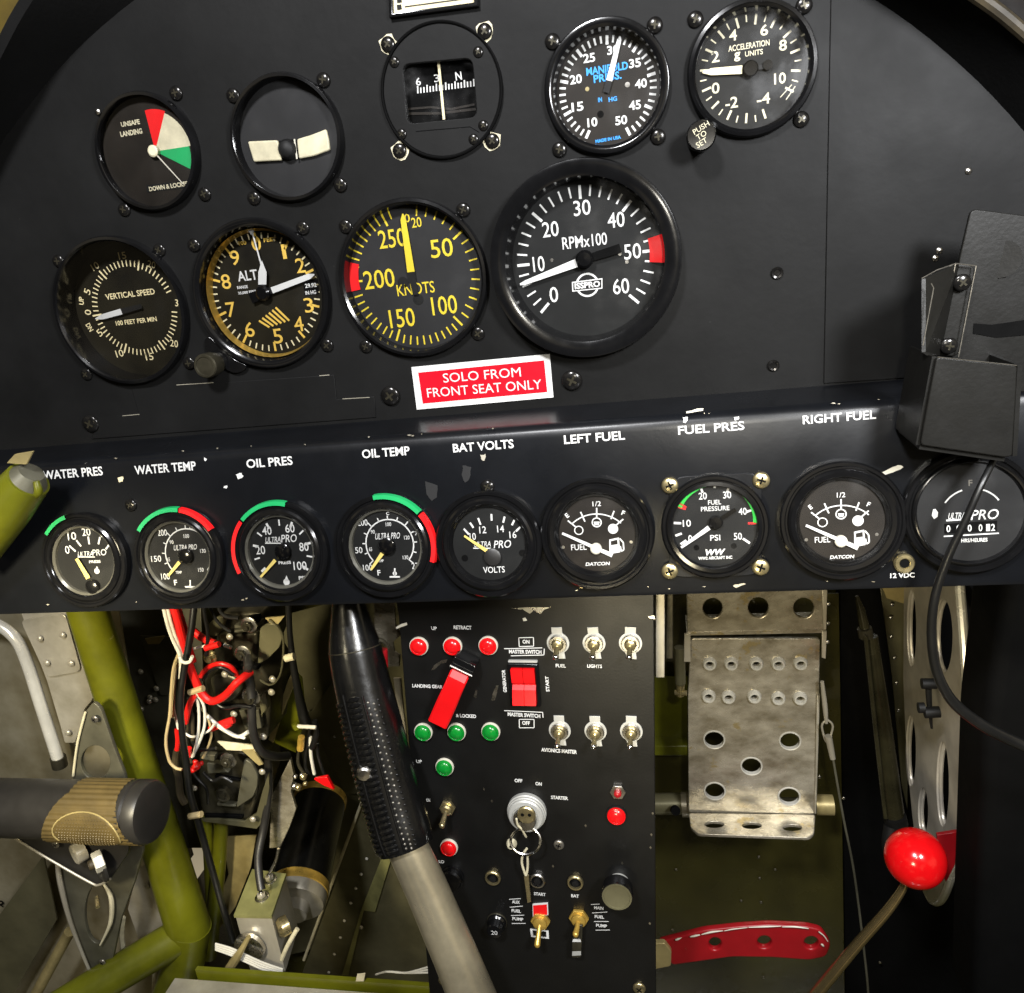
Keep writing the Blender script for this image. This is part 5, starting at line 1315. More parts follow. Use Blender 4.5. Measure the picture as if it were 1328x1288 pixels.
vplate('mount_plate', (w5b(400, 880), w5b(560, 880), w5b(770, 900), w5b(880, 830), w5b(930, 640), w5b(985, 480), w5b(990, 620), w5b(940, 900), w5b(880, 965), w5b(600, 925), w5b(430, 905)), .145, 'olive_grey', .003, .0006, parent=t)
stud(t, *w5b(640, 368), .122, .0052)
for pts, m, y_ in (([(520, 500), (740, 540), (735, 560), (520, 525)], 'void', .147), ([(540, 740), (700, 760), (700, 778), (540, 765)], 'bracket', .140), ([(390, 320), (520, 330), (515, 385), (400, 360)], 'bracket', .136), ([(430, 840), (760, 850), (760, 880), (430, 870)], 'void', .147), ([(450, 400), (560, 400), (640, 480), (460, 490)], 'bracket', .142)):
    vplate('rib', [w5b(*p) for p in pts], y_, m, .006, .0008, .001, parent=t)  # black ones are painted gap shade, the rest are ridges
F_ = Frame(P(*w5b(600, 660), .135)); b = MB(); b.lathe([(.0075, -.002), (.0075, .003), (.006, .0036), (.0055, .002), (.003, .002), (.003, .004), (0, .004)], K['darkmetal'], 28); part('terminal', b, t, t.matrix_world.inverted() @ F_.M())
for x, y in ((850, 880), (930, 470), (345, 610)): bolt(t, *w5b(x, y), .138)
bolt(t, *w5b(940, 165), .138)
vplate('strap', (w5b(540, 212), w5b(850, 245), w5b(890, 300), w5b(620, 285)), .118, 'lume', .002, .0003, parent=t); vplate('strap', (w5b(750, 285), w5b(850, 280), w5b(935, 410), w5b(900, 420)), .117, 'tan', .002, .0003, parent=t)
# olive channel brackets to the right of the relays
t = thing('channel_bracket', 'olive and tan channel bracket between the relays and the black pump', 'bracket', Frame(P(*w3(860, 900), .19)).M())
vplate('web', (w3(850, 470), w3(905, 520), w3(930, 760), w3(870, 980), w3(720, 910), w3(760, 700)), .19, 'olive', .003, .0005, parent=t)
vplate('flange', (w3(850, 480), w3(820, 540), w3(700, 900), w3(730, 920), w3(780, 760), w3(860, 560)), .178, 'tan', .003, .0005, parent=t)
vplate('rail', (w5b(1170, 360), w5b(1010, 680), w5b(990, 1130), w5b(1080, 1130), w5b(1165, 950), w5b(1220, 790), w5b(1175, 640), w5b(1200, 500)), .165, 'alu_worn', .004, .0006, parent=t)
vplate('clip', (w3(680, 150), w3(800, 140), w3(760, 190), w3(720, 190)), .12, 'tan', .002, .0003, parent=t)
part('edge_strip', tpx([(*w3(705, 160), .118), (*w3(790, 260), .118), (*w3(780, 480), .118), (*w3(720, 560), .12), (*w3(650, 530), .12)], 1.5, 'olive_grey', 8), t, t.matrix_world.inverted())
# wiring loom
t = thing('wire_loom', 'loom of red, white and tan wires tied together beside the relays', 'wiring', Matrix.Translation(P(*w3(200, 400), .095)))
ti = t.matrix_world.inverted()
def wire(name, pts, r, m, zz=w3, y=.095): part(name, tpx([(*zz(p[0], p[1]), p[2] if len(p) > 2 else y) for p in pts], r, m, 10), t, ti)
wire('red_wire', [(95, 20), (135, 130), (168, 260), (198, 380), (235, 490), (285, 600), (350, 660), (430, 630), (510, 545), (592, 482, .11)], 5.2, 'redwire')
wire('red_wire', [(120, 20), (175, 180), (205, 300), (240, 420)], 4.2, 'redwire', y=.102)
wire('red_wire', [(240, 230, .11), (300, 275, .108), (372, 305, .106)], 5.0, 'redwire')
wire('lead', [(372, 303, .106), (420, 312, .106), (475, 330, .11)], 2.6, 'steel'); wire('lead', [(398, 308, .105), (425, 316, .105)], 3.2, 'void')
wire('white_wire', [(240, 340), (290, 325), (345, 318)], 1.8, 'whitewire', y=.104)
wire('red_wire', [(285, 510, .115), (330, 455, .115), (400, 430, .113), (470, 450, .115), (510, 500, .12)], 3.2, 'redwire')
wire('black_wire', [(300, 530, .112), (345, 475, .112), (410, 455, .112), (490, 500, .115)], 2.2, 'cable')
wire('red_wire', [(250, 620), (215, 690), (192, 790, .1)], 4.2, 'redwire')
wire('red_wire', [(350, 830, .11), (420, 800, .108), (490, 775, .11)], 4.8, 'redwire'); wire('red_wire', [(370, 800, .112), (440, 815, .106), (470, 800, .11)], 3.4, 'redwire')
wire('white_wire', [(45, 20), (75, 160), (110, 270), (160, 385), (162, 520)], 2.6, 'whitewire', y=.09); wire('white_wire', [(70, 30), (100, 170), (140, 290), (180, 400)], 2.4, 'whitewire', y=.092)
wire('white_wire', [(155, 385), (175, 420), (215, 420), (235, 385)], 2.2, 'whitewire', y=.076)
wire('tan_wire', [(150, 370), (118, 460), (105, 600), (95, 750), (72, 900), (90, 1020), (130, 1070), (172, 1082)], 2.0, 'tanwire', y=.09)
wire('tan_wire', [(160, 400), (130, 480), (120, 640), (110, 760)], 1.8, 'tanwire', y=.096)
wire('white_wire', [(120, 560), (118, 700), (150, 830)], 1.9, 'whitewire', y=.1)
wire('orange_wire', [(138, 830), (146, 900), (140, 960)], 3.2, 'redwire', y=.1); wire('rust_wire', [(140, 960), (130, 1040), (150, 1130), (160, 1230), (190, 1290)], 4.6, 'leather', y=.112)
wire('white_wire', [(245, 610), (272, 690), (272, 850), (240, 1000)], 1.9, 'whitewire', y=.098); wire('white_wire', [(260, 610), (305, 690), (310, 810), (275, 920), (232, 1005)], 1.9, 'whitewire', y=.096)
wire('white_wire', [(190, 860), (230, 880), (280, 870), (340, 840), (370, 800)], 1.7, 'whitewire', y=.1); wire('white_wire', [(325, 750), (390, 810), (450, 850), (520, 880), (578, 850)], 2.6, 'whitewire', y=.106); wire('white_wire', [(330, 760), (410, 820), (470, 865), (560, 890)], 1.8, 'whitewire', y=.104)
wire('tan_wire', [(235, 740), (238, 860), (236, 900)], 2.4, 'leather', y=.105)
for c, m in (((262, 590), 'tanwire'), ((360, 318), 'redwire')):
    part('cable_tie', tpx([(*w3(c[0] - 45, c[1] + 18), .092), (*w3(c[0] + 40, c[1] - 8), .092)], 4.2, m, 8, smooth=False), t, ti)
b = MB()
for k in range(9): b.sphere(ti @ P(*w3(262 + random.uniform(-40, 40), 1060 + random.uniform(-50, 45)), random.uniform(.095, .11)), random.uniform(.0018, .0036), K['redwire'], seg=12, rings=8)
part('red_connector', b, t)
for pts, r_, m in (([(300, 20), (310, 130), (330, 250), (320, 380)], 2.6, 'cable'), ([(330, 20), (345, 90), (395, 180), (470, 235)], 2.2, 'cable'), ([(210, 640), (228, 740), (222, 850), (246, 930), (300, 960), (380, 950)], 2.2, 'cable'), ([(320, 620), (420, 700), (520, 690), (600, 700)], 2.4, 'cable'), ([(280, 700), (330, 760), (350, 880), (300, 1010)], 1.8, 'tanwire'), ([(180, 700), (205, 800), (200, 930), (230, 1040)], 1.8, 'leather'), ([(420, 20), (400, 90), (440, 140), (520, 150)], 2.6, 'cable'), ([(300, 1100), (360, 1150), (420, 1130), (480, 1160)], 2.2, 'cable'), ([(215, 1060), (260, 1130), (320, 1200), (330, 1290)], 2.0, 'cable')):
    wire({'cable': 'black_wire', 'tanwire': 'tan_wire', 'leather': 'brown_wire'}[m], pts, r_, m, y=random.uniform(.104, .118))
wire('red_connector', [(212, 950), (208, 1000)], 4, 'redwire')
cab = [(*w3(250, 20), .10), (*w3(236, 160), .095), (*w3(212, 320), .09), (*w3(182, 480), .085), (*w3(162, 650), .08), (*w3(172, 850), .08), (*w3(196, 1030), .08), (*w4(205, 120), .085), (*w4(245, 260), .09), (*w4(320, 520), .095), (*w4(395, 780), .10), (*w4(455, 985), .105)]
t = thing('black_cable', 'long black cable running down past the relays to the pump base', 'cable', Matrix.Translation(P(*w4(455, 985), .105)))
part('sheath', tpx(cab, [4.6, 4.6, 4.6, 4.4, 4.2, 4.2, 4.4, 4.6, 4.6, 4.4, 4.4, 4.6], 'cable', 12), t, t.matrix_world.inverted())
part('cable_tie', tpx([(*w4(205, 262), .084), (*w4(275, 250), .084)], 4.2, 'tanwire', 8, smooth=False), t, t.matrix_world.inverted())
for lab, pts, r_ in (('thick black battery cable looping from the upper relay terminal', [(*w3(575, 395), .112), (*w3(580, 440), .105), (*w3(575, 470), .108), (*w3(590, 560), .112), (*w3(600, 640), .11)], 6.0),
                     ('thick black cable dropping from the middle terminal and bending right', [(*w3(600, 690), .11), (*w3(602, 780), .108), (*w3(615, 880), .11), (*w3(660, 970), .115), (*w3(740, 1000), .13), (*w3(820, 998), .15)], 5.6),
                     ('slim dark cable running from the relays down to the pump terminal', [(*w3(700, 1010), .15), (*w4(665, 100), .15), (*w4(640, 300), .145), (*w4(605, 480), .13), (*w4(608, 600), .12), (*w4(622, 690), .112)], 5.2)):
    q = thing('battery_cable', lab, 'cable', Matrix.Translation(P(*pts[0])))
    part('sheath', tpx(pts, r_, 'rubber_grey', 12), q, q.matrix_world.inverted())
t = thing('black_cable', 'black hose hanging under the strip left of the stick grip, tied with ivory clips', 'cable', Matrix.Translation(P(*w3(840, 390), .12)))
ti = t.matrix_world.inverted()
part('sheath', tpx([(*w3(825, 60), .12), (*w3(835, 250), .12), (*w3(855, 430), .12), (*w3(885, 600), .12), (*w3(915, 740), .125), (*w3(935, 800), .13)], [4, 3.8, 4.5, 5.5, 7, 8], 'cable', 12), t, ti)
part('clip', tpx([(*w3(808, 398), .115), (*w3(862, 385), .115)], 5, 'lume', 10, smooth=False), t, ti)
part('clip', tpx([(*w3(868, 815), .118), (*w3(995, 822), .118)], 2.6, 'ivory', 8, smooth=False), t, ti); part('clip', tpx([(*w3(862, 800), .118), (*w3(880, 832), .118)], 4.2, 'olive', 8, smooth=False), t, ti)
part('wire', tpx([(*w3(985, 780), .13), (*w3(1000, 850), .13), (*w3(970, 950), .13)], 4, 'cable', 10), t, ti)
for pts, m in (([(960, 830), (935, 950), (930, 1060), (950, 1110)], 'cable'), ([(1000, 890), (1010, 1000), (1045, 1110)], 'cable'), ([(890, 960), (885, 1040), (915, 1100)], 'darkmetal'), ([(975, 940), (1005, 915)], 'whitewire'), ([(960, 880), (965, 1000), (985, 1110)], 'whitewire')):
    part('wire', tpx([(*w3(*p), .135) for p in pts], 2.2, m, 8), t, ti)
part('terminal_sleeve', tpx([(*w3(905, 880), .13), (*w3(898, 960), .13)], 4.5, 'amber' if False else 'bronze', 10, smooth=False), t, ti)

# hydraulic pump
a0, a1 = P(414, 1042, .30), P(389, 1148, .20)
axp = (a0 - a1).normalized(); rp_ = 36.0 * mpp(400, 1090, .235)
def axf(p): 
    x = axp.orthogonal(); n = axp
    fr = Frame(p); fr.n = n; fr.x = x.normalized(); fr.y = n.cross(fr.x); return fr
Lp = (a0 - a1).length
t = thing('hydraulic_pump', 'glossy black pump cylinder with gold rings on a silver and olive base', 'pump', axf(a1).M())
b = MB(); b.lathe([(rp_, 0), (rp_, Lp), (rp_ * .96, Lp + .001)], K['rubber'], 56); part('motor_housing', b, t)
b = MB(); b.lathe([(rp_ * .98, Lp - .002), (rp_ * 1.03, Lp - .001), (rp_ * 1.03, Lp + .007), (rp_ * .96, Lp + .009), (0, Lp + .009)], K['bronze'], 56); part('end_ring', b, t)
b = MB(); b.lathe([(rp_ * .98, .002), (rp_ * 1.04, 0), (rp_ * 1.04, -.009), (rp_ * 1.0, -.010)], K['bronze'], 56); part('end_ring', b, t)
b = MB(); b.lathe([(rp_ * 1.01, -.009), (rp_ * 1.01, -.018), (rp_ * .95, -.022), (rp_ * .5, -.023), (rp_ * .46, -.034), (0, -.034)], K['alu'], 56); part('end_bell', b, t)
ti = t.matrix_world.inverted()
yf = .098; ztp = P(328, 1187, yf).z
def PZ(px, py, z):
    d = ray(px, py); return CAM + d * ((z - CAM.z) / d.z)
T = [PZ(303, 1187, ztp), PZ(352, 1188, ztp), PZ(371, 1133, ztp), PZ(327, 1127, ztp)]
zb = P(372, 1262, yf).z
def slab(b, top, zlow, m):
    v = list(top) + [Vector((p.x, p.y, zlow)) for p in top]
    b.add(v, [(0, 1, 2, 3), (7, 6, 5, 4), (0, 4, 5, 1), (1, 5, 6, 2), (2, 6, 7, 3), (3, 7, 4, 0)], m)
b = MB(); slab(b, T, ztp - .003, K['pale_olive']); part('manifold_top', b, t, ti)
ctr = sum(T, Vector()) / 4
b = MB(); slab(b, [ctr + (p - ctr) * .95 + Vector((0, 0, -.003)) for p in T], zb, K['alu']); part('manifold_block', b, t, ti)
F_ = Frame(P(*w4(560, 1010), yf - .001)); b = MB(); b.lathe([(.0150, 0), (.0150, .004), (.0140, .0046), (0, .0046)], K['steel'], 48); part('cover_disc', b, t, ti @ F_.M())
for x, y in ((625, 735), (672, 632)):
    p = PZ(*w4(x, y), ztp); F_ = Frame(p, (1, 0, 0), (0, 1, 0)); b = MB(); b.lathe([(.0066, 0), (.0066, .0012), (.005, .0016)], K['steel'], 24); b.hexnut(.0042, .004, K['alu'], Matrix.Translation((0, 0, .0014)), .002, K['steel']); part('bolt', b, t, ti @ F_.M())
part('lead', tpx([(*w4(720, 450), .11), (*w4(705, 520), .108), (*w4(670, 590), .106)], 2, 'steel', 8), t, ti)
part('fitting', tpx([(*w4(740, 1090), .10), (*w4(775, 1010), .10), (*w4(830, 915), .105)], 3, 'lume', 10), t, ti)
F_ = Frame(P(*w4(752, 900), .105), (.7, -.7, 0)); b = MB(); b.lathe([(.009, -.004), (.009, .003), (.0065, .006), (0, .006)], K['brass'], 30); part('port', b, t, ti @ F_.M())
b = MB()
for k in range(6): b.sphere(ti @ P(*w4(840 + random.uniform(-30, 40), 60 + random.uniform(-40, 40)), .125), random.uniform(.002, .0036), K['steel' if k % 2 else 'brass'], seg=12, rings=8)
part('terminal_cluster', b, t)
vplate('red_cap', (w4(925, 50), w4(1000, 35), w4(1040, 110), w4(980, 85)), .12, 'redlens', .004, .0006, parent=t)
t = thing('white_cable', 'flat bundle of white cables with tan clip at the foot of the pump', 'cable', Matrix.Translation(P(*w4(520, 1060), .085)))
ti = t.matrix_world.inverted()
for k in range(4):
    part('strand', tpx([(*w4(355, 1002 + k * 11), .088), (*w4(450, 1030 + k * 13), .087), (*w4(560, 1080 + k * 13), .086), (*w4(640, 1115 + k * 13), .086), (*w4(745, 1150 + k * 9), .088)], 1.5, 'whitewire', 8), t, ti)
part('clip', tpx([(*w4(395, 1195), .083), (*w4(460, 1110), .082), (*w4(510, 1030), .082), (*w4(550, 960), .085)], [4, 6, 4, 3], 'tan', 10), t, ti)

# ---------------------------------------------------------------- sheets between pump and stick, floor sill
t = thing('gusset_sheet', 'grey olive gusset sheet with a diagonal row of rivets behind the stick', 'sheet', Frame(P(500, 1150, .345)).M())
vplate('sheet', ((476, 1020), (532, 880), (575, 1120), (575, 1285), (392, 1262)), .345, 'olive_grey', .002, parent=t)
part('edge_strip', tpx([(*w4(1210, 160), .340), (*w4(868, 1095), .340)], 2.0, 'lume', 8, smooth=False), t, t.matrix_world.inverted())
for x, y in ((1232, 508), (1200, 598), (1170, 680), (1140, 765), (1103, 868), (1080, 965), (1045, 1062), (1013, 1167)): dot_on('rivet', RIVET_B, t, Frame((0, .3425, 0)), *w4(x, y))
dot_on('rivet', RIVET, t, Frame((0, .3425, 0)), *w4(1200, 905))
vplate('stringer', (c7(550, 140), c7(610, 140), c7(505, 490), c7(435, 480), c7(340, 880), c7(300, 880), c7(420, 470)), .341, 'pale_olive', .002, .0005, parent=t)
t = thing('back_sheet', 'lit greyish olive sheet behind the black hose left of the grip', 'sheet', Frame(P(450, 950, .38)).M())
vplate('sheet', ((360, 800), (430, 782), (520, 782), (545, 960), (480, 1060), (410, 1230), (370, 1240), (395, 1000)), .38, 'olive_grey', .002, parent=t)
vplate('overlap', (w3(1085, 560), w3(1330, 300), w3(1330, 1233), w3(1180, 1233), w3(940, 760)), .372, 'olive_grey', .002, .0006, parent=t)
for x, y in ((985, 585), (1108, 880), (945, 720)): dot_on('rivet', RIVET_S, t, Frame((0, .370, 0)), *w3(x, y))
t = thing('dark_sheet', 'dark riveted sheet seen between the olive tube and the wiring', 'sheet', Frame(P(190, 900, .25)).M())
vplate('sheet', ((135, 780), (260, 780), (270, 1100), (215, 1100)), .25, 'bracket', parent=t)
vplate('plate', (w5(900, 270), w5(1110, 280), w5(1120, 650), w5(1030, 655)), .24, 'greyplate' if False else 'bracket', parent=t)
vplate('tab', (w5(930, 290), w5(1060, 270), w5(1020, 325), w5(950, 325)), .232, 'tan', parent=t)
for x, y in ((905, 500), (1005, 608), (965, 665), (908, 740), (1000, 680), (960, 690)): dot_on('rivet', RIVET, t, Frame((0, .236, 0)), *w5(x, y))
t = thing('floor_sill', 'flat aluminium sill with olive edge along the bottom of the footwell', 'sill', Frame(P(400, 1280, .06)).M())
ti = t.matrix_world.inverted()
p0, p1 = P(225, 1270, .06), P(650, 1281, .06)
b = MB(); b.box(p0.x, p1.x, .035, .062, p0.z - .03, p0.z - .001, K['alu']); part('sill_bar', b, t, ti)
b = MB(); b.box(p0.x + .02, p1.x, .066, .070, p0.z - .03, P(300, 1261, .066).z, K['olive']); part('edge_flange', b, t, ti)
vplate('tape', (c7(395, 870), c7(445, 865), c7(435, 915), c7(385, 915)), 0.0652, 'lume', .0006, .0001, parent=t)
t = thing('white_wire', 'loose white wire end beside the lower left corner of the console', 'wire', Matrix.Translation(P(*c7(810, 850), .03)))
for k in range(3): part('strand', tpx([(*c7(510, 872), .06), (*c7(580, 855), .055), (*c7(680, 862), .05), (*c7(750, 850 + 6 * k), .045), (*c7(850, 820 + 20 * k), .04)], 1.3, 'whitewire', 8), t, t.matrix_world.inverted())

# brackets either side of the console
t = thing('console_bracket', 'bare metal hanger bracket at the upper left of the console', 'bracket', Frame(P(500, 830, .015)).M())
vplate('hanger', (c6(310, 0), c6(410, 0), c6(412, 150), c6(440, 200), c6(400, 235), c6(410, 280), c6(435, 300), c6(432, 348), c6(380, 350), c6(372, 240), c6(315, 215)), .015, 'alu_worn', .003, .0005, parent=t)
vplate('strip', (c6(405, 405), c6(440, 405), c6(475, 770), c6(440, 700), c6(420, 540)), .02, 'alu', .002, .0004, parent=t)
t = thing('console_bracket', 'bare metal hanger strip at the upper right of the console', 'bracket', Frame(P(856, 820, .01)).M())
vplate('hanger', (w7(38, 40), w7(82, 40), w7(80, 475), w7(38, 475)), .01, 'alu', .003, .0005, parent=t)
vplate('hanger', (w7(92, 40), w7(122, 40), w7(120, 385), w7(86, 385)), .03, 'darkmetal', .003, .0005, parent=t)

# ---------------------------------------------------------------- control stick
def spt(t_):
    k = catmull([(450, 772, -.006), (462, 850, -.016), (481, 930, -.028), (504, 1020, -.042), (527, 1099, -.056)], 8)
    x = t_ * (len(k) - 1); i = min(int(x), len(k) - 2); q = k[i].lerp(k[i + 1], x - i); return q
def srad(t_):
    rs = [(0, 19), (.10, 25), (.17, 31), (.22, 35), (.30, 36.5), (.5, 38.5), (.75, 39.5), (.92, 39.5), (1, 37)]
    for (t0, r0_), (t1, r1_) in zip(rs, rs[1:]):
        if t_ <= t1: return (r0_ + (r1_ - r0_) * max(0, t_ - t0) / (t1 - t0)) * .97
    return 37 * .97
def sw(t_): q = spt(t_); return P(q.x, q.y, q.z)
def sr(t_): q = spt(t_); return srad(t_) * mpp(*q)
def surf(t_, ph, k=1.0):
    p = sw(t_); a = (sw(min(t_ + .02, 1)) - sw(max(t_ - .02, 0))).normalized()
    f_ = Vector((0, -1, 0)); f_ = (f_ - a * f_.dot(a)).normalized(); s_ = f_.cross(a).normalized()
    if s_.x < 0: s_ = -s_
    r_ = sr(t_) * k
    return p + (f_ * math.cos(R(ph)) + s_ * math.sin(R(ph))) * r_
t = thing('control_stick', 'control stick with black ribbed pistol grip on a bare slanting tube', 'control stick', Matrix.Translation(P(612, 1288, -.08)))
ti = t.matrix_world.inverted()
b = MB(); NT = 40
ts = [k / NT for k in range(NT + 1)]
b.tube([sw(x) for x in ts] + [surf(1, 0, 0) + (sw(1) - sw(.97)) * .25], [sr(x) for x in ts] + [sr(1) * .8], K['rubber'], 40, smooth=False); part('grip', b, t, ti, angle=60)
b = MB(); b.tube([sw(.22 + .001 * k) + Vector((0, 0, 0)) for k in (0, 4)], [sr(.22) * 1.012] * 2, K['darkmetal'], 40, smooth=False); part('seam_ring', b, t, ti)
b = MB()
for k in range(27):
    x = .40 + k * .0215
    b.tube([surf(x + .006 * math.cos(R(ph * 2)), ph, 1.0) for ph in (-14, -6, 2, 10, 16)], [.0004, .0015, .0017, .0015, .0004], K['rubber'], 7, smooth=False)
part('rib_bank', b, t, ti)
b = MB()
for k in range(27):
    x = .42 + k * .021
    b.tube([surf(x, ph, 1.0) for ph in (-66, -54, -42, -30, -24)], [.0004, .0014, .0015, .0014, .0004], K['rubber'], 7, smooth=False)
part('rib_bank', b, t, ti)
b = MB(); b.tube([surf(.38 + .6 * k / 20, -19 + 0.1 * k, 1.005) for k in range(21)], .0007, K['rubber'], 8, smooth=False); part('seam_ridge', b, t, ti)
b = MB(); b.tube([surf(.40 + .58 * k / 20, 22 + .2 * k, 1.005) for k in range(21)], .0008, K['rubber'], 8, smooth=False); part('seam_ridge', b, t, ti)
b = MB()
for row, ph in enumerate((30, 40, 50)):
    for k in range(25):
        b.sphere(surf(.43 + k * .0225 + .01 * (row % 2), ph, 1.003), .00085, K['greyscrew' if row < 2 else 'rubber'], seg=8, rings=6)
part('stud_rows', b, t, ti)
p = surf(.66, -10, 1.0); F_ = Frame(p, (1, .2, 0)); b = MB(); b.lathe([(.0046, -.002), (.0046, .002), (.0036, .0032), (0, .0036)], K['steel'], 24); part('grip_screw', b, t, ti @ F_.M())
part('stick_tube', tpx([(522, 1085, -.054), (552, 1150, -.062), (590, 1238, -.072), (628, 1330, -.082)], [26, 27.5, 29, 31], 'rod', 32, smooth=False), t, ti)
part('trigger', tpx([(*c6(352, 265), -.006), (*c6(355, 350), -.008)], 7, 'redlever', 12, smooth=False), t, ti); part('trigger_guard', tpx([(*c6(320, 215), -.008), (*c6(355, 225), -.008), (*c6(372, 245), -.007)], 3, 'darkmetal', 8), t, ti)

# ---------------------------------------------------------------- right footwell: pedal, levers, rib
ypd = .20
t = thing('rudder_pedal', 'worn aluminium rudder pedal pierced with round holes', 'pedal', Frame(P(980, 1060, ypd)).M())
ti = t.matrix_world.inverted()
hl = [(*w7(x, y), rx / 3.68, ry / 3.68) for x, y, rx, ry in ((317, 770, 45, 43), (679, 776, 45, 43), (495, 896, 45, 44), (320, 1015, 45, 42), (675, 1040, 46, 44))]
hs = [(*w7(x, y), 15 / 3.68, 14 / 3.68) for x, y in ((295, 405), (398, 405), (517, 405), (622, 405), (728, 403), (290, 560), (385, 564), (508, 562), (622, 570), (726, 570))]
vplate('foot_plate', (w7(205, 288), w7(822, 288), w7(818, 560), w7(800, 1125), w7(195, 1120), w7(192, 560)), ypd, 'alu_worn', .0035, .0006, .003, hl + hs, parent=t)
for h_ in hs:
    F_ = Frame(P(h_[0], h_[1], ypd)); b = MB(); ro_ = 34 / 3.68 * mpp(h_[0], h_[1], ypd); b.lathe([(ro_, -.0002), (ro_ * .96, .0022), (ro_ * .80, .0042), (ro_ * .62, .0044), (ro_ * .50, .0030), (ro_ * .47, -.003)], K['bright_alu'], 24); part('grip_collar', b, t, ti @ F_.M())
for h_ in hl:
    F_ = Frame(P(h_[0], h_[1], ypd)); b = MB(); ro_ = h_[2] * mpp(h_[0], h_[1], ypd); b.lathe([(ro_ * 1.16, .0001), (ro_ * 1.10, .0011), (ro_ * 1.0, .0008), (ro_ * .97, -.003)], K['bright_alu'], 36); part('hole_rim', b, t, ti @ F_.M())
# toe flange bent towards the pilot
za = P(*w7(500, 1120), ypd).z
fl = [PZ(*w7(195, 1120), za), PZ(*w7(800, 1125), za), PZ(*w7(795, 1215), za), PZ(*w7(770, 1238), za), PZ(*w7(240, 1220), za), PZ(*w7(205, 1190), za)]
FF = Frame(fl[0], (1, 0, 0), (0, 1, .0))
hp = []
for x, y in ((318, 1175), (497, 1180), (690, 1190)):
    hp.append([FF.L(x / 3.68 + 840 + 46 / 3.68 * math.cos(2 * math.pi * k / 24), y / 3.68 + 750 + 15 / 3.68 * math.sin(2 * math.pi * k / 24)) for k in range(24)])
b = MB(); b.plate(round_poly([Vector(((p - fl[0]).dot(FF.x), (p - fl[0]).dot(FF.y), 0)) for p in fl], .003), K['alu_worn'], hp, th=.003, bev=.0006); part('toe_flange', b, t, ti @ FF.M())
vplate('top_bar', (w7(185, 50), w7(858, 35), w7(850, 248), w7(188, 262)), ypd - .012, 'alu_worn', .004, .0008, .002, [(*w7(310, 143), 47 / 3.68, 47 / 3.68), (*w7(528, 140), 49 / 3.68, 48 / 3.68), (*w7(745, 142), 49 / 3.68, 48 / 3.68)], parent=t)
b = MB(); p0, p1 = P(*w7(185, 262), ypd - .012), P(*w7(850, 248), ypd - .012); b.box(p0.x, p1.x, ypd - .0125, ypd + .02, p0.z - .002, p0.z + .001, K['alu_worn']); part('bar_return', b, t, ti)
for pts in ((w7(175, 268), w7(205, 268), w7(205, 400), w7(172, 400)), (w7(832, 255), w7(855, 255), w7(850, 385), w7(832, 380)), (w7(832, 40), w7(858, 35), w7(853, 245), w7(838, 245))): vplate('hinge_strap', pts, ypd - .014, 'alu', .003, .0005, parent=t)
for x, y in ((862, 122), (860, 215), (858, 305)): bolt(t, *w7(x, y), ypd - .01, RIVET_S)
vplate('side_flange', (w7(808, 560), w7(822, 560), w7(805, 1125), w7(797, 1125)), ypd - .003, 'alu', .01, .0005, parent=t)
t = thing('torque_tube', 'silver cross tube passing behind the bottom of the pedal', 'tube', Matrix.Translation(P(*w7(110, 1075), .235)))
ti = t.matrix_world.inverted()
part('tube', tpx([(*w7(-30, 1078), .235), (*w7(170, 1075), .235)], 13.5, 'olive_grey', 24, smooth=False), t, ti); part('tube', tpx([(*w7(800, 1080), .235), (*w7(885, 1082), .235)], 13, 'tan', 24, smooth=False), t, ti)
part('collar', tpx([(*w7(162, 1080), .235), (*w7(198, 1080), .235)], 15.5, 'alu', 24, smooth=False), t, ti)
part('pin', tpx([(*w7(130, 1105), .215), (*w7(134, 1110), .208)], 6, 'void', 14, smooth=False), t, ti)
part('core', tpx([(*w7(198, 1080), .24), (*w7(810, 1085), .24)], 10, 'olive_grey', 20, smooth=False), t, ti)
dot_on('rivet', RIVET_S, t, Frame((0, .22, 0)), *w7(935, 1050)); dot_on('rivet', RIVET_S, t, Frame((0, .22, 0)), *w7(820, 948))
part('barrel', tpx([(*w7(152, 330), .19), (*w7(155, 500), .19)], [7, 7], 'olive_grey', 16, smooth=False), thing('pedal_cylinder', 'small grey brake cylinder with brass fitting left of the pedal', 'cylinder', Matrix.Translation(P(*w7(155, 540), .19))), Matrix.Translation(P(*w7(155, 540), .19)).inverted())
q = [o for o in bpy.data.objects if o.name == 'pedal_cylinder'][0]
part('fitting', tpx([(*w7(155, 505), .19), (*w7(155, 560), .19)], [6, 4.5], 'brass', 12, smooth=False), q, q.matrix_world.inverted()); part('fitting', tpx([(*w7(130, 545), .19), (*w7(185, 548), .188)], 3.5, 'brass', 10, smooth=False), q, q.matrix_world.inverted())
t = thing('footwell_bulkhead', 'dark olive riveted panel behind the pedal', 'panel', Frame(P(960, 1200, .30)).M())
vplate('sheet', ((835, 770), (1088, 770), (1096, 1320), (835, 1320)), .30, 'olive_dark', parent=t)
vplate('lit_sheet', (w7(0, 470), w7(190, 470), w7(190, 805), w7(0, 815)), .285, 'olive', parent=t)  # lit green strip, its light put in as brighter olive
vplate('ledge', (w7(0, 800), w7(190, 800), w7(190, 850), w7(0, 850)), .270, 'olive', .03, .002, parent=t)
for x, y in ((392, 85), (395, 160), (400, 245), (100, 130), (330, 240), (450, 130), (88, 343), (408, 510), (820, 458)): dot_on('rivet', RIVET_S, t, Frame((0, .298, 0)), *wr(x, y))
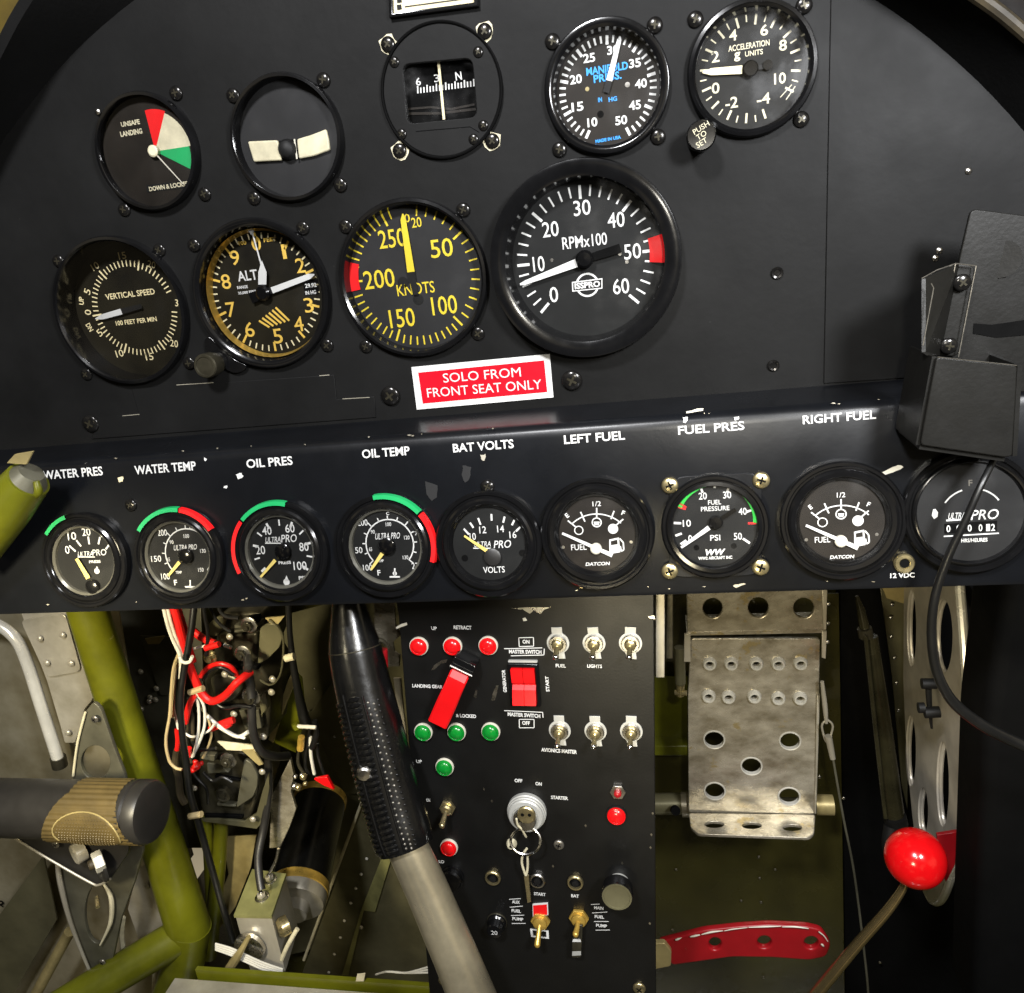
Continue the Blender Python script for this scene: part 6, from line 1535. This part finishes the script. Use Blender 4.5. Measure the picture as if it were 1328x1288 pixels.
vplate('dark_gap_sheet', ((1084, 760), (1420, 760), (1420, 1330), (1092, 1330)), .315, 'hood', label='black sheet added for the dark gap behind the strut and holed rib', cat='bulkhead')  # black sheet painting the dark gap around the strut
# cable beside the pedal
t = thing('pedal_cable', 'thin steel pedal cable with an eye fitting right of the pedal', 'cable', Matrix.Translation(P(1077, 950, .19)))
ti = t.matrix_world.inverted()
part('eye_fitting', tpx([(*w8(15, 320), .19), (*w8(24, 400), .19), (*w8(28, 450), .19)], [2.2, 3.2, 2], 'alu', 10), t, ti)
part('wire_loop', tpx([(*w8(28, 440), .19), (*w8(14, 460), .19), (*w8(30, 510), .19), (*w8(48, 460), .19), (*w8(30, 438), .19)], 1.4, 'alu', 8), t, ti)
part('swage', tpx([(*w8(34, 490), .188), (*w8(48, 560), .188)], [4.6, 3.6], 'alu', 12, smooth=False), t, ti)
part('wire', tpx([(*w8(42, 520), .19), (*w8(80, 740), .19), (*w8(115, 920), .19), (*w8(150, 1200), .19), (*w8(160, 1320), .19)], 1.5, 'bracket', 8), t, ti)
# actuator rod
t = thing('actuator_strut', 'dark slanting strut tube with pale tip running down to the red ball', 'strut', Matrix.Translation(P(*w8(245, 760), .17)))
ti = t.matrix_world.inverted()
part('tip', tpx([(*w8(122, 55), .19), (*w8(135, 100), .19), (*w8(148, 160), .188)], [2, 5, 6.5], 'strutmetal', 14), t, ti)
part('collar', tpx([(*w8(146, 155), .187), (*w8(152, 182), .187)], 9, 'darkmetal', 16, smooth=False), t, ti)
part('barrel', tpx([(*w8(166, 180), .19), (*w8(205, 470), .18), (*w8(240, 745), .17)], [8.5, 11, 12.5], 'strutmetal', 20, smooth=False), t, ti)
part('side_rod', tpx([(*w8(150, 180), .178), (*w8(180, 470), .168), (*w8(212, 745), .158)], 2.6, 'strutmetal', 10), t, ti)
part('collar', tpx([(*w8(240, 738), .168), (*w8(246, 765), .168)], 14, 'matte', 20, smooth=False), t, ti); part('clevis', tpx([(*w8(232, 770), .165), (*w8(225, 830), .16), (*w8(240, 880), .16)], 10, 'matte', 14), t, ti)
t = thing('riveted_strip', 'narrow olive riveted strip left of the holed rib', 'sheet', Frame(P(1160, 850, .26)).M())
vplate('sheet', (w8(192, 5), w8(282, 5), w8(282, 440), w8(280, 720), w8(262, 640), w8(232, 300)), .26, 'olive_grey', parent=t)
vplate('tab', (w8(192, 5), w8(276, 10), w8(270, 80), w8(215, 62)), .255, 'tan', parent=t)
for x, y in ((232, 82), (228, 122), (229, 182), (240, 247), (246, 325), (252, 410)): dot_on('rivet', RIVET_S, t, Frame((0, .256, 0)), *w8(x, y))
# holed rib, standing fore and aft
xr_ = P(1252, 900, .10).x
def rb(px, py): p = PXP(px, py, xr_); return Vector((p.y, p.z, 0))
fe = [(1243, 745), (1250, 830), (1255, 920), (1255, 1000), (1250, 1060), (1240, 1110), (1229, 1150), (1219, 1168), (1209, 1168), (1202, 1155)]
be = [(1196, 1120), (1188, 1060), (1180, 980), (1176, 880), (1177, 745)]
RF = Frame((xr_, 0, 0), (0, 1, 0), (0, 0, 1))
t = thing('holed_rib', 'upright aluminium rib with oval lightening holes at the right', 'rib', Matrix.Translation(PXP(1215, 1160, xr_)))
ti = t.matrix_world.inverted()
hh = [(1187, 815, 6, 50), (1229, 825, 12, 48), (1186, 974, 6.5, 46), (1228, 1017, 8, 55), (1202, 1052, 6.5, 30)]
b = MB()
b.plate([rb(*p) for p in fe + be], K['rib_alu'], [[rb(h_[0] + h_[2] * math.cos(2 * math.pi * k / 32), h_[1] + h_[3] * math.sin(2 * math.pi * k / 32)) for k in range(32)] for h_ in hh], th=.003, bev=.0006)
part('web', b, t, ti @ RF.M())
b = MB(); b.tube([PXP(*p, xr_) for p in fe], .0033, K['bright_alu'], 10); part('front_rim', b, t, ti)
for h_ in hh:
    b = MB(); b.tube(catmull([PXP(h_[0] + h_[2] * math.cos(2 * math.pi * k / 16), h_[1] + h_[3] * math.sin(2 * math.pi * k / 16), xr_ - .001) for k in range(16)], 3, True), .0016, K['rib_alu'], 8, smooth=False); part('hole_flange', b, t, ti)
t = thing('rib_clamp', 'small black double cable clamp on the holed rib', 'clamp', Matrix.Translation(PXP(1206, 905, xr_ - .006)))
ti = t.matrix_world.inverted()
zc = Z(1130, 750, 5.6)
for a, c, r_ in (((365, 765), (470, 765), 7), ((385, 975), (495, 970), 7.5), ((340, 940), (385, 940), 7)):
    pa, pb = P(*zc(*a), .10), P(*zc(*c), .10); b = MB(); b.tube([pa, pb], r_ * mpp(1206, 900, .10), K['matte'], 14, smooth=False); part('jaw', b, t, ti)
b = MB(); b.tube([P(*zc(415, 800), .102), P(*zc(420, 900), .102), P(*zc(438, 1090), .104)], [.0022, .002, .0008], K['matte'], 8, smooth=False); part('stem', b, t, ti)
vplate('red_flap', (w8(372, 798), w8(436, 788), w8(428, 890), w8(400, 945), w8(378, 900)), .085, 'redlever', .003, .0004, label='dark red flap beside the red ball at the rib bottom', cat='flap')
vplate('tan_tab', (w8(503, 8), w8(543, 6), w8(535, 78)), .22, 'leather', .003, .0004, label='small tan triangular tab right of the rib top', cat='tab')
part('barrel', tpx([(*w8(455, 20), .16), (*w8(490, 90), .15), (*w8(510, 200), .14)], [5, 7, 6], 'matte', 12), thing('dark_fitting', 'dark hose fitting hanging right of the rib top', 'fitting', Matrix.Translation(P(*w8(490, 90), .15))), Matrix.Translation(P(*w8(490, 90), .15)).inverted())
# red ball lever
yb = .055
t = thing('ball_lever', 'curved brass coloured lever topped by a glossy red ball', 'lever', Matrix.Translation(P(1060, 1285, yb)))
ti = t.matrix_world.inverted()
b = MB(); b.sphere(P(1187, 1113, yb), 37.3 * mpp(1187, 1113, yb), K['redball'], seg=64, rings=40); part('ball', b, t, ti, angle=80)
part('rod', tpx([(1177, 1135, yb), (1171, 1152, yb), (1150, 1182, yb), (1112, 1225, yb), (1066, 1280, yb), (1020, 1335, yb)], [4.8, 5.2, 6.2, 6.8, 7.4, 8], 'brassrod', 16), t, ti)
t = thing('hand_lever', 'flat dark red handle with three holes and worn paint at the bottom', 'handle', Frame(P(*wr(60, 430), .10)).M())
vplate('handle_bar', (wr(35, 388), wr(200, 346), wr(330, 332), wr(430, 326), wr(560, 332), wr(615, 345), wr(648, 395), wr(630, 440), wr(570, 452), wr(440, 442), wr(300, 440), wr(85, 470)), .10, 'redlever', .006, .0016, .004, [(*wr(238, 394), 8, 8), (*wr(412, 388), 9, 8), (*wr(577, 390), 9, 8)], parent=t)
vplate('clamp', (wr(20, 392), wr(60, 390), wr(84, 420), wr(82, 472), wr(20, 484)), .096, 'tan', .005, .0008, .002, parent=t)
ti = t.matrix_world.inverted()
for q_ in (((98, 377), (108, 375), (120, 371)), ((150, 366), (168, 363), (185, 359)), ((190, 358), (225, 351), (266, 345)), ((270, 345), (300, 340), (352, 335)), ((356, 335), (420, 331), (470, 331)), ((474, 331), (520, 333), (568, 337)), ((604, 348), (622, 364), (636, 384)), ((612, 392), (618, 398), (622, 402))):
    part('worn_edge', tpx([(*wr(x, y + random.uniform(-1, 2)), .0972) for x, y in q_], [random.uniform(.3, .9), random.uniform(.7, 1.5), random.uniform(.2, .7)], 'ivory', 6), t, ti)
# right edge in shadow, its shade put in as a deep black slab
b = MB()
F_, q = wpoly(((1322, 545), (1480, 545), (1480, 1330), (1262, 1330), (1268, 1180), (1278, 950), (1300, 780), (1318, 700)), .03)
b.plate(round_poly(q, .01), K['hood'], th=.05, bev=.008)
b.mats[0] = K['void']
solo('shadow_slab', b, 'deep black slab for the shadowed right edge below the gauges', 'cover', F_.M())

# ---------------------------------------------------------------- phone holder and cord
yb_, yf_ = -.040, -.072
t = thing('device_holder', 'charcoal metal device holder with a clip and open pocket at the right edge', 'holder', Frame(P(1250, 560, yf_)).M())
ti = t.matrix_world.inverted()
h8 = Z(1120, 250, 3.481)
vplate('back_plate', (h8(485, 72), h8(800, 112), h8(800, 560), h8(760, 900), h8(380, 900), h8(430, 310)), yb_, 'holder', .002, .0005, .003, parent=t)
fo = [h8(330, 740), h8(695, 778), h8(690, 900), h8(672, 1190), h8(640, 1196), h8(255, 1140), h8(292, 940)]
vplate('front_plate', fo, yf_, 'holder', .002, .0006, .002, parent=t)
pf = [P(*p, yf_ + .002) for p in fo]
def wall(name, ids, inset=.0):
    for i, j in ids:
        a, c = pf[i], pf[j]; d_ = Vector((0, yb_ - yf_, 0)); n_w = (c - a).cross(d_).normalized() * .0018
        b = MB(); v = [a, c, c + d_, a + d_]; v += [p + n_w for p in v]
        b.add(v, [(0, 1, 2, 3), (7, 6, 5, 4), (0, 4, 5, 1), (1, 5, 6, 2), (2, 6, 7, 3), (3, 7, 4, 0)], K['holder']); part(name, b, t, ti)
wall('side_wall', ((6, 0), (5, 6))); wall('bottom_wall', ((4, 5),)); wall('side_wall', ((1, 3),))
F_ = Frame(P(*h8(420, 740), yb_ - .001))
vplate('clip_plate', (h8(415, 318), h8(508, 330), h8(428, 742), h8(330, 735)), yb_ - .003, 'holder', .0018, .0006, .003, parent=t)
b = MB(); v = [P(*h8(415, 318), yb_ - .003), P(*h8(330, 735), yb_ - .003), P(*h8(285, 735), yf_ + .006), P(*h8(262, 720), yf_ + .008), P(*h8(262, 390), yf_ + .012)]
v2 = [p + Vector((.0016, 0, 0)) for p in v]
b.add(v + v2, [(0, 1, 2, 3, 4), (9, 8, 7, 6, 5)] + [(i, (i + 1) % 5, (i + 1) % 5 + 5, i + 5) for i in range(5)], K['holder']); part('clip_wing', b, t, ti)
for pts in ([h8(262, 388), h8(330, 350), h8(415, 320), h8(508, 330)], [h8(305, 410), h8(316, 430), h8(268, 690)], [h8(508, 330), h8(428, 742)], [h8(415, 322), h8(330, 735)]):
    part('worn_edge', tpx([(*p, yb_ - .006) for p in pts] if pts[0] != h8(305, 410) else [(*p, yf_ + .006) for p in pts], .8, 'greyscrew', 6, smooth=False), t, ti)
for pts in ([h8(334, 742), h8(692, 780)],): part('worn_edge', tpx([(*p, yf_ - .0002) for p in pts], .6, 'greyscrew', 6, smooth=False), t, ti)
dot_on('screw', SCREW, t, Frame((0, yb_ - .005, 0)), *h8(443, 405), 0, 20); dot_on('screw', SCREW, t, Frame((0, yb_ - .005, 0)), *h8(383, 690), 0, 50)
vplate('slot', (h8(498, 590), h8(580, 596), h8(760, 570), h8(760, 640), h8(600, 655), h8(494, 636)), yb_ - .0004, 'void', .0004, .0001, parent=t)  # dark interior of the pocket, painted as a flat black plate
b = MB(); b.tube([P(*h8(620, 300), yb_), P(*h8(620, 300), -.002)], .008, K['holder'], 16, smooth=False); part('standoff', b, t, ti)
t = thing('hanging_cord', 'black cord hanging from the device holder and curving to the right edge', 'cord', Matrix.Translation(P(1287, 596, -.062)))
part('cord', tpx([(1297, 575, -.056), (1287, 600, -.062), (1272, 630, -.068), (1252, 675, -.07), (1230, 722, -.07), (1213, 772, -.068), (1208, 820, -.064), (1214, 868, -.06), (1234, 908, -.056), (1270, 938, -.052), (1312, 960, -.048), (1370, 985, -.046)], [4, 4.2, 4.6, 5, 5.2, 5.6, 6, 6.4, 7, 7.4, 7.6, 7.6], 'cable', 14), t, t.matrix_world.inverted())
